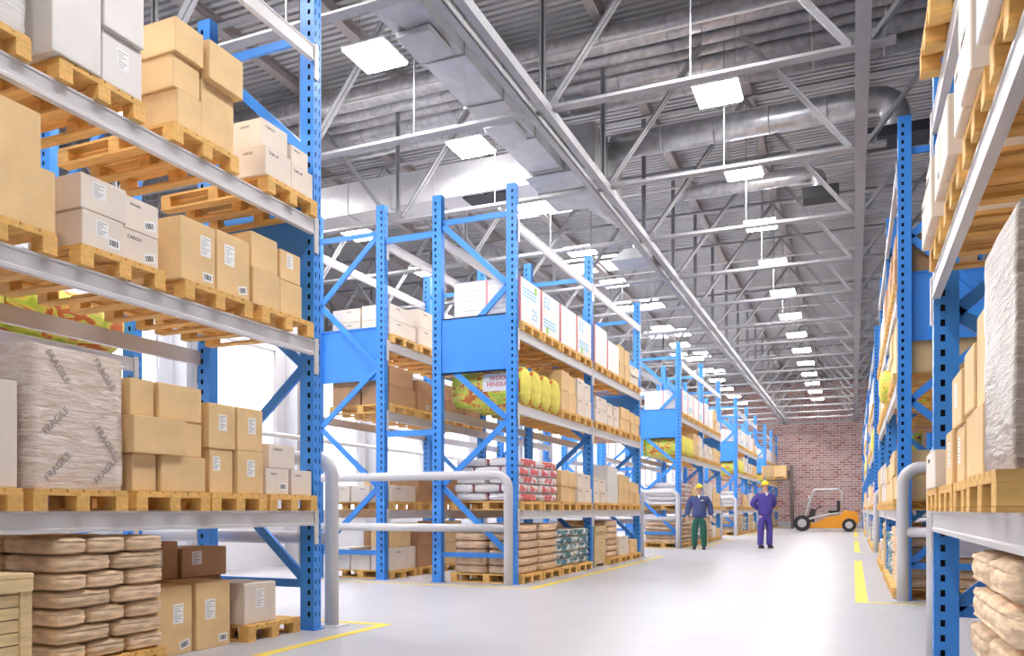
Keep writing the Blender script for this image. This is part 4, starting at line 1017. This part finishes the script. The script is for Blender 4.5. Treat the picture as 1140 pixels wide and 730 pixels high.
obj('dashboard', MB().prism([(.22,.5),(.55,.45),(.62,1.12),(.42,1.15)], 'y', -.40, .40), M['seat_black'], fk)
sw = obj('steering_column', MB().tube([(.55, 0, 1.05), (.85, 0, 1.25)], .03, 8), M['seat_black'], fk)
obj('steering_wheel', MB().tube([(.85+.0+.10*math.cos(a)*.55, .18*math.sin(a), 1.25-.10*math.cos(a)*.9) for a in [2*PI*i/16 for i in range(17)]], .014, 8), M['seat_black'], sw)
for y in (-.34, .34):
    obj('mast_rail', MB().box(-.56, -.44, y-.05, y+.05, .10, 2.35, ch=.006), M['mast_steel'], fk); obj('inner_mast_rail', MB().box(-.60, -.50, y*.8-.04, y*.8+.04, .6, 3.36, ch=.006), M['mast_steel'], fk)
for z in (.3, 1.3, 2.25): obj('mast_crossbar', MB().box(-.54, -.46, -.34, .34, z, z+.1), M['mast_steel'], fk)
for z in (2.2, 3.24): obj('inner_mast_crossbar', MB().box(-.58, -.52, -.28, .28, z, z+.1), M['mast_steel'], fk)
obj('lift_cylinder', MB().tube([(-.49, 0, .2), (-.49, 0, 3.2)], .045, 12), M['mast_steel'], fk)
cg = obj('fork_carriage', MB().box(-.68, -.61, -.46, .46, 2.62, 2.72).box(-.68, -.61, -.46, .46, 3.02, 3.12).box(-.67, -.62, -.04, .04, 2.72, 3.02), M['mast_steel'], fk)
for y in (-.27, .27): obj('fork', MB().prism([(-.70,2.62),(-1.85,2.585),(-1.85,2.60),(-.74,2.66),(-.74,3.12),(-.70,3.12)], 'y', y-.06, y+.06), M['mast_steel'], cg)
for y in (-.3,): obj('headlamp', MB().tube([(.36, y*1.5, 1.72), (.30, y*1.5, 1.72)], .07, 12), M['paper'], fk)
bxm = 'brown'
pallet('raised on the forks of the orange forklift', 1, -3.17, 43.6, 44.4, 2.664, False, 1.25)
for nm, x in (('nearer the mast', -3.17), ('nearer the racks', -3.79)): carton('kraft', f'raised on forklift forks, {nm}', 1, x, 43.62, 44.38, 2.664+PH+.002, 3.36, .6)

# ---------------------------------------------------------------- camera, world, view
cam = bpy.data.cameras.new('camera'); co = bpy.data.objects.new('camera', cam); COL.objects.link(co)
cam.sensor_width = 36; cam.lens = 900/1140*36; cam.shift_y = (HOR-365)/1140; cam.clip_end = 200; cam.clip_start = .05
co.location = (0, 0, CAMH); co.rotation_euler = (PI/2, 0, YAW); sc.camera = co
w = bpy.data.worlds.new('world'); sc.world = w; w.use_nodes = True
w.node_tree.nodes['Background'].inputs[0].default_value = (1, .985, .985, 1); w.node_tree.nodes['Background'].inputs[1].default_value = .2
sc.view_settings.view_transform = 'Standard'; sc.view_settings.look = 'None'; sc.view_settings.gamma = 1; sc.view_settings.exposure = .68
try: sc.view_settings.use_curve_mapping = False
except Exception: pass
sc.cycles.max_bounces = 7; sc.cycles.diffuse_bounces = 4; sc.cycles.glossy_bounces = 3; sc.cycles.use_denoising = True
sc.cycles.sample_clamp_indirect = 8

# ---------------------------------------------------------------- goods that no viewpoint near the camera can see are left out; cartons past the 298 largest become one object
UNSEEN = {'burlap_sack': '4-5,9,14-15,18-19,24-25,29,36,38-39,41,44-45,47,50-51', 'carton': '61-62,211,213,284,317,324,328,337,354,356-357,360-364,372,374,382,394,397-400,402-406,408-418,420', 'cement_bag': '13,15,19,22-23,25,27,32-33,35', 'pallet': '23,26,245,249', 'tan_sack': '13,15,17,19,25,27,29,31,33,103,105,107,115,117,119,121,160'}
DISTANT = '145,148-150,152-153,171-176,183-188,195,197-210,212,214-236,249,286,289,291,307,316,318-322,325,327,330-333,340-348'
def spread_(t):
    for q in t.split(','):
        if q:
            a, _, b = q.partition('-'); yield from range(int(a), int(b or a) + 1)
def family(o):
    out = [o]
    for c in o.children: out += family(c)
    return out
def take_out(kind, n):
    for f in reversed(family(bpy.data.objects[kind if n == 0 else f'{kind}.{n:03d}'])): bpy.data.objects.remove(f)
for k_, t_ in UNSEEN.items():
    for n_ in list(spread_(t_)): take_out(k_, n_)
bpy.context.view_layer.update()
if DISTANT:
    mb = MB(); ms = [M['kraft'], M['brown'], M['cream'], M['white_board']]
    for n_ in list(spread_(DISTANT)):
        o = bpy.data.objects[f'carton.{n_:03d}']; k_ = next((i for i, m_ in enumerate(ms) if o.data.materials[0] == m_), 0)
        mb.add([o.matrix_world @ v.co for v in o.data.vertices], [tuple(p.vertices) for p in o.data.polygons], False, k_); take_out('carton', n_)
    d = obj('distant_cartons', mb, ms); d['kind'] = 'stuff'; tag(d, 'small distant cartons on the shelves of the farthest racks', 'boxes')
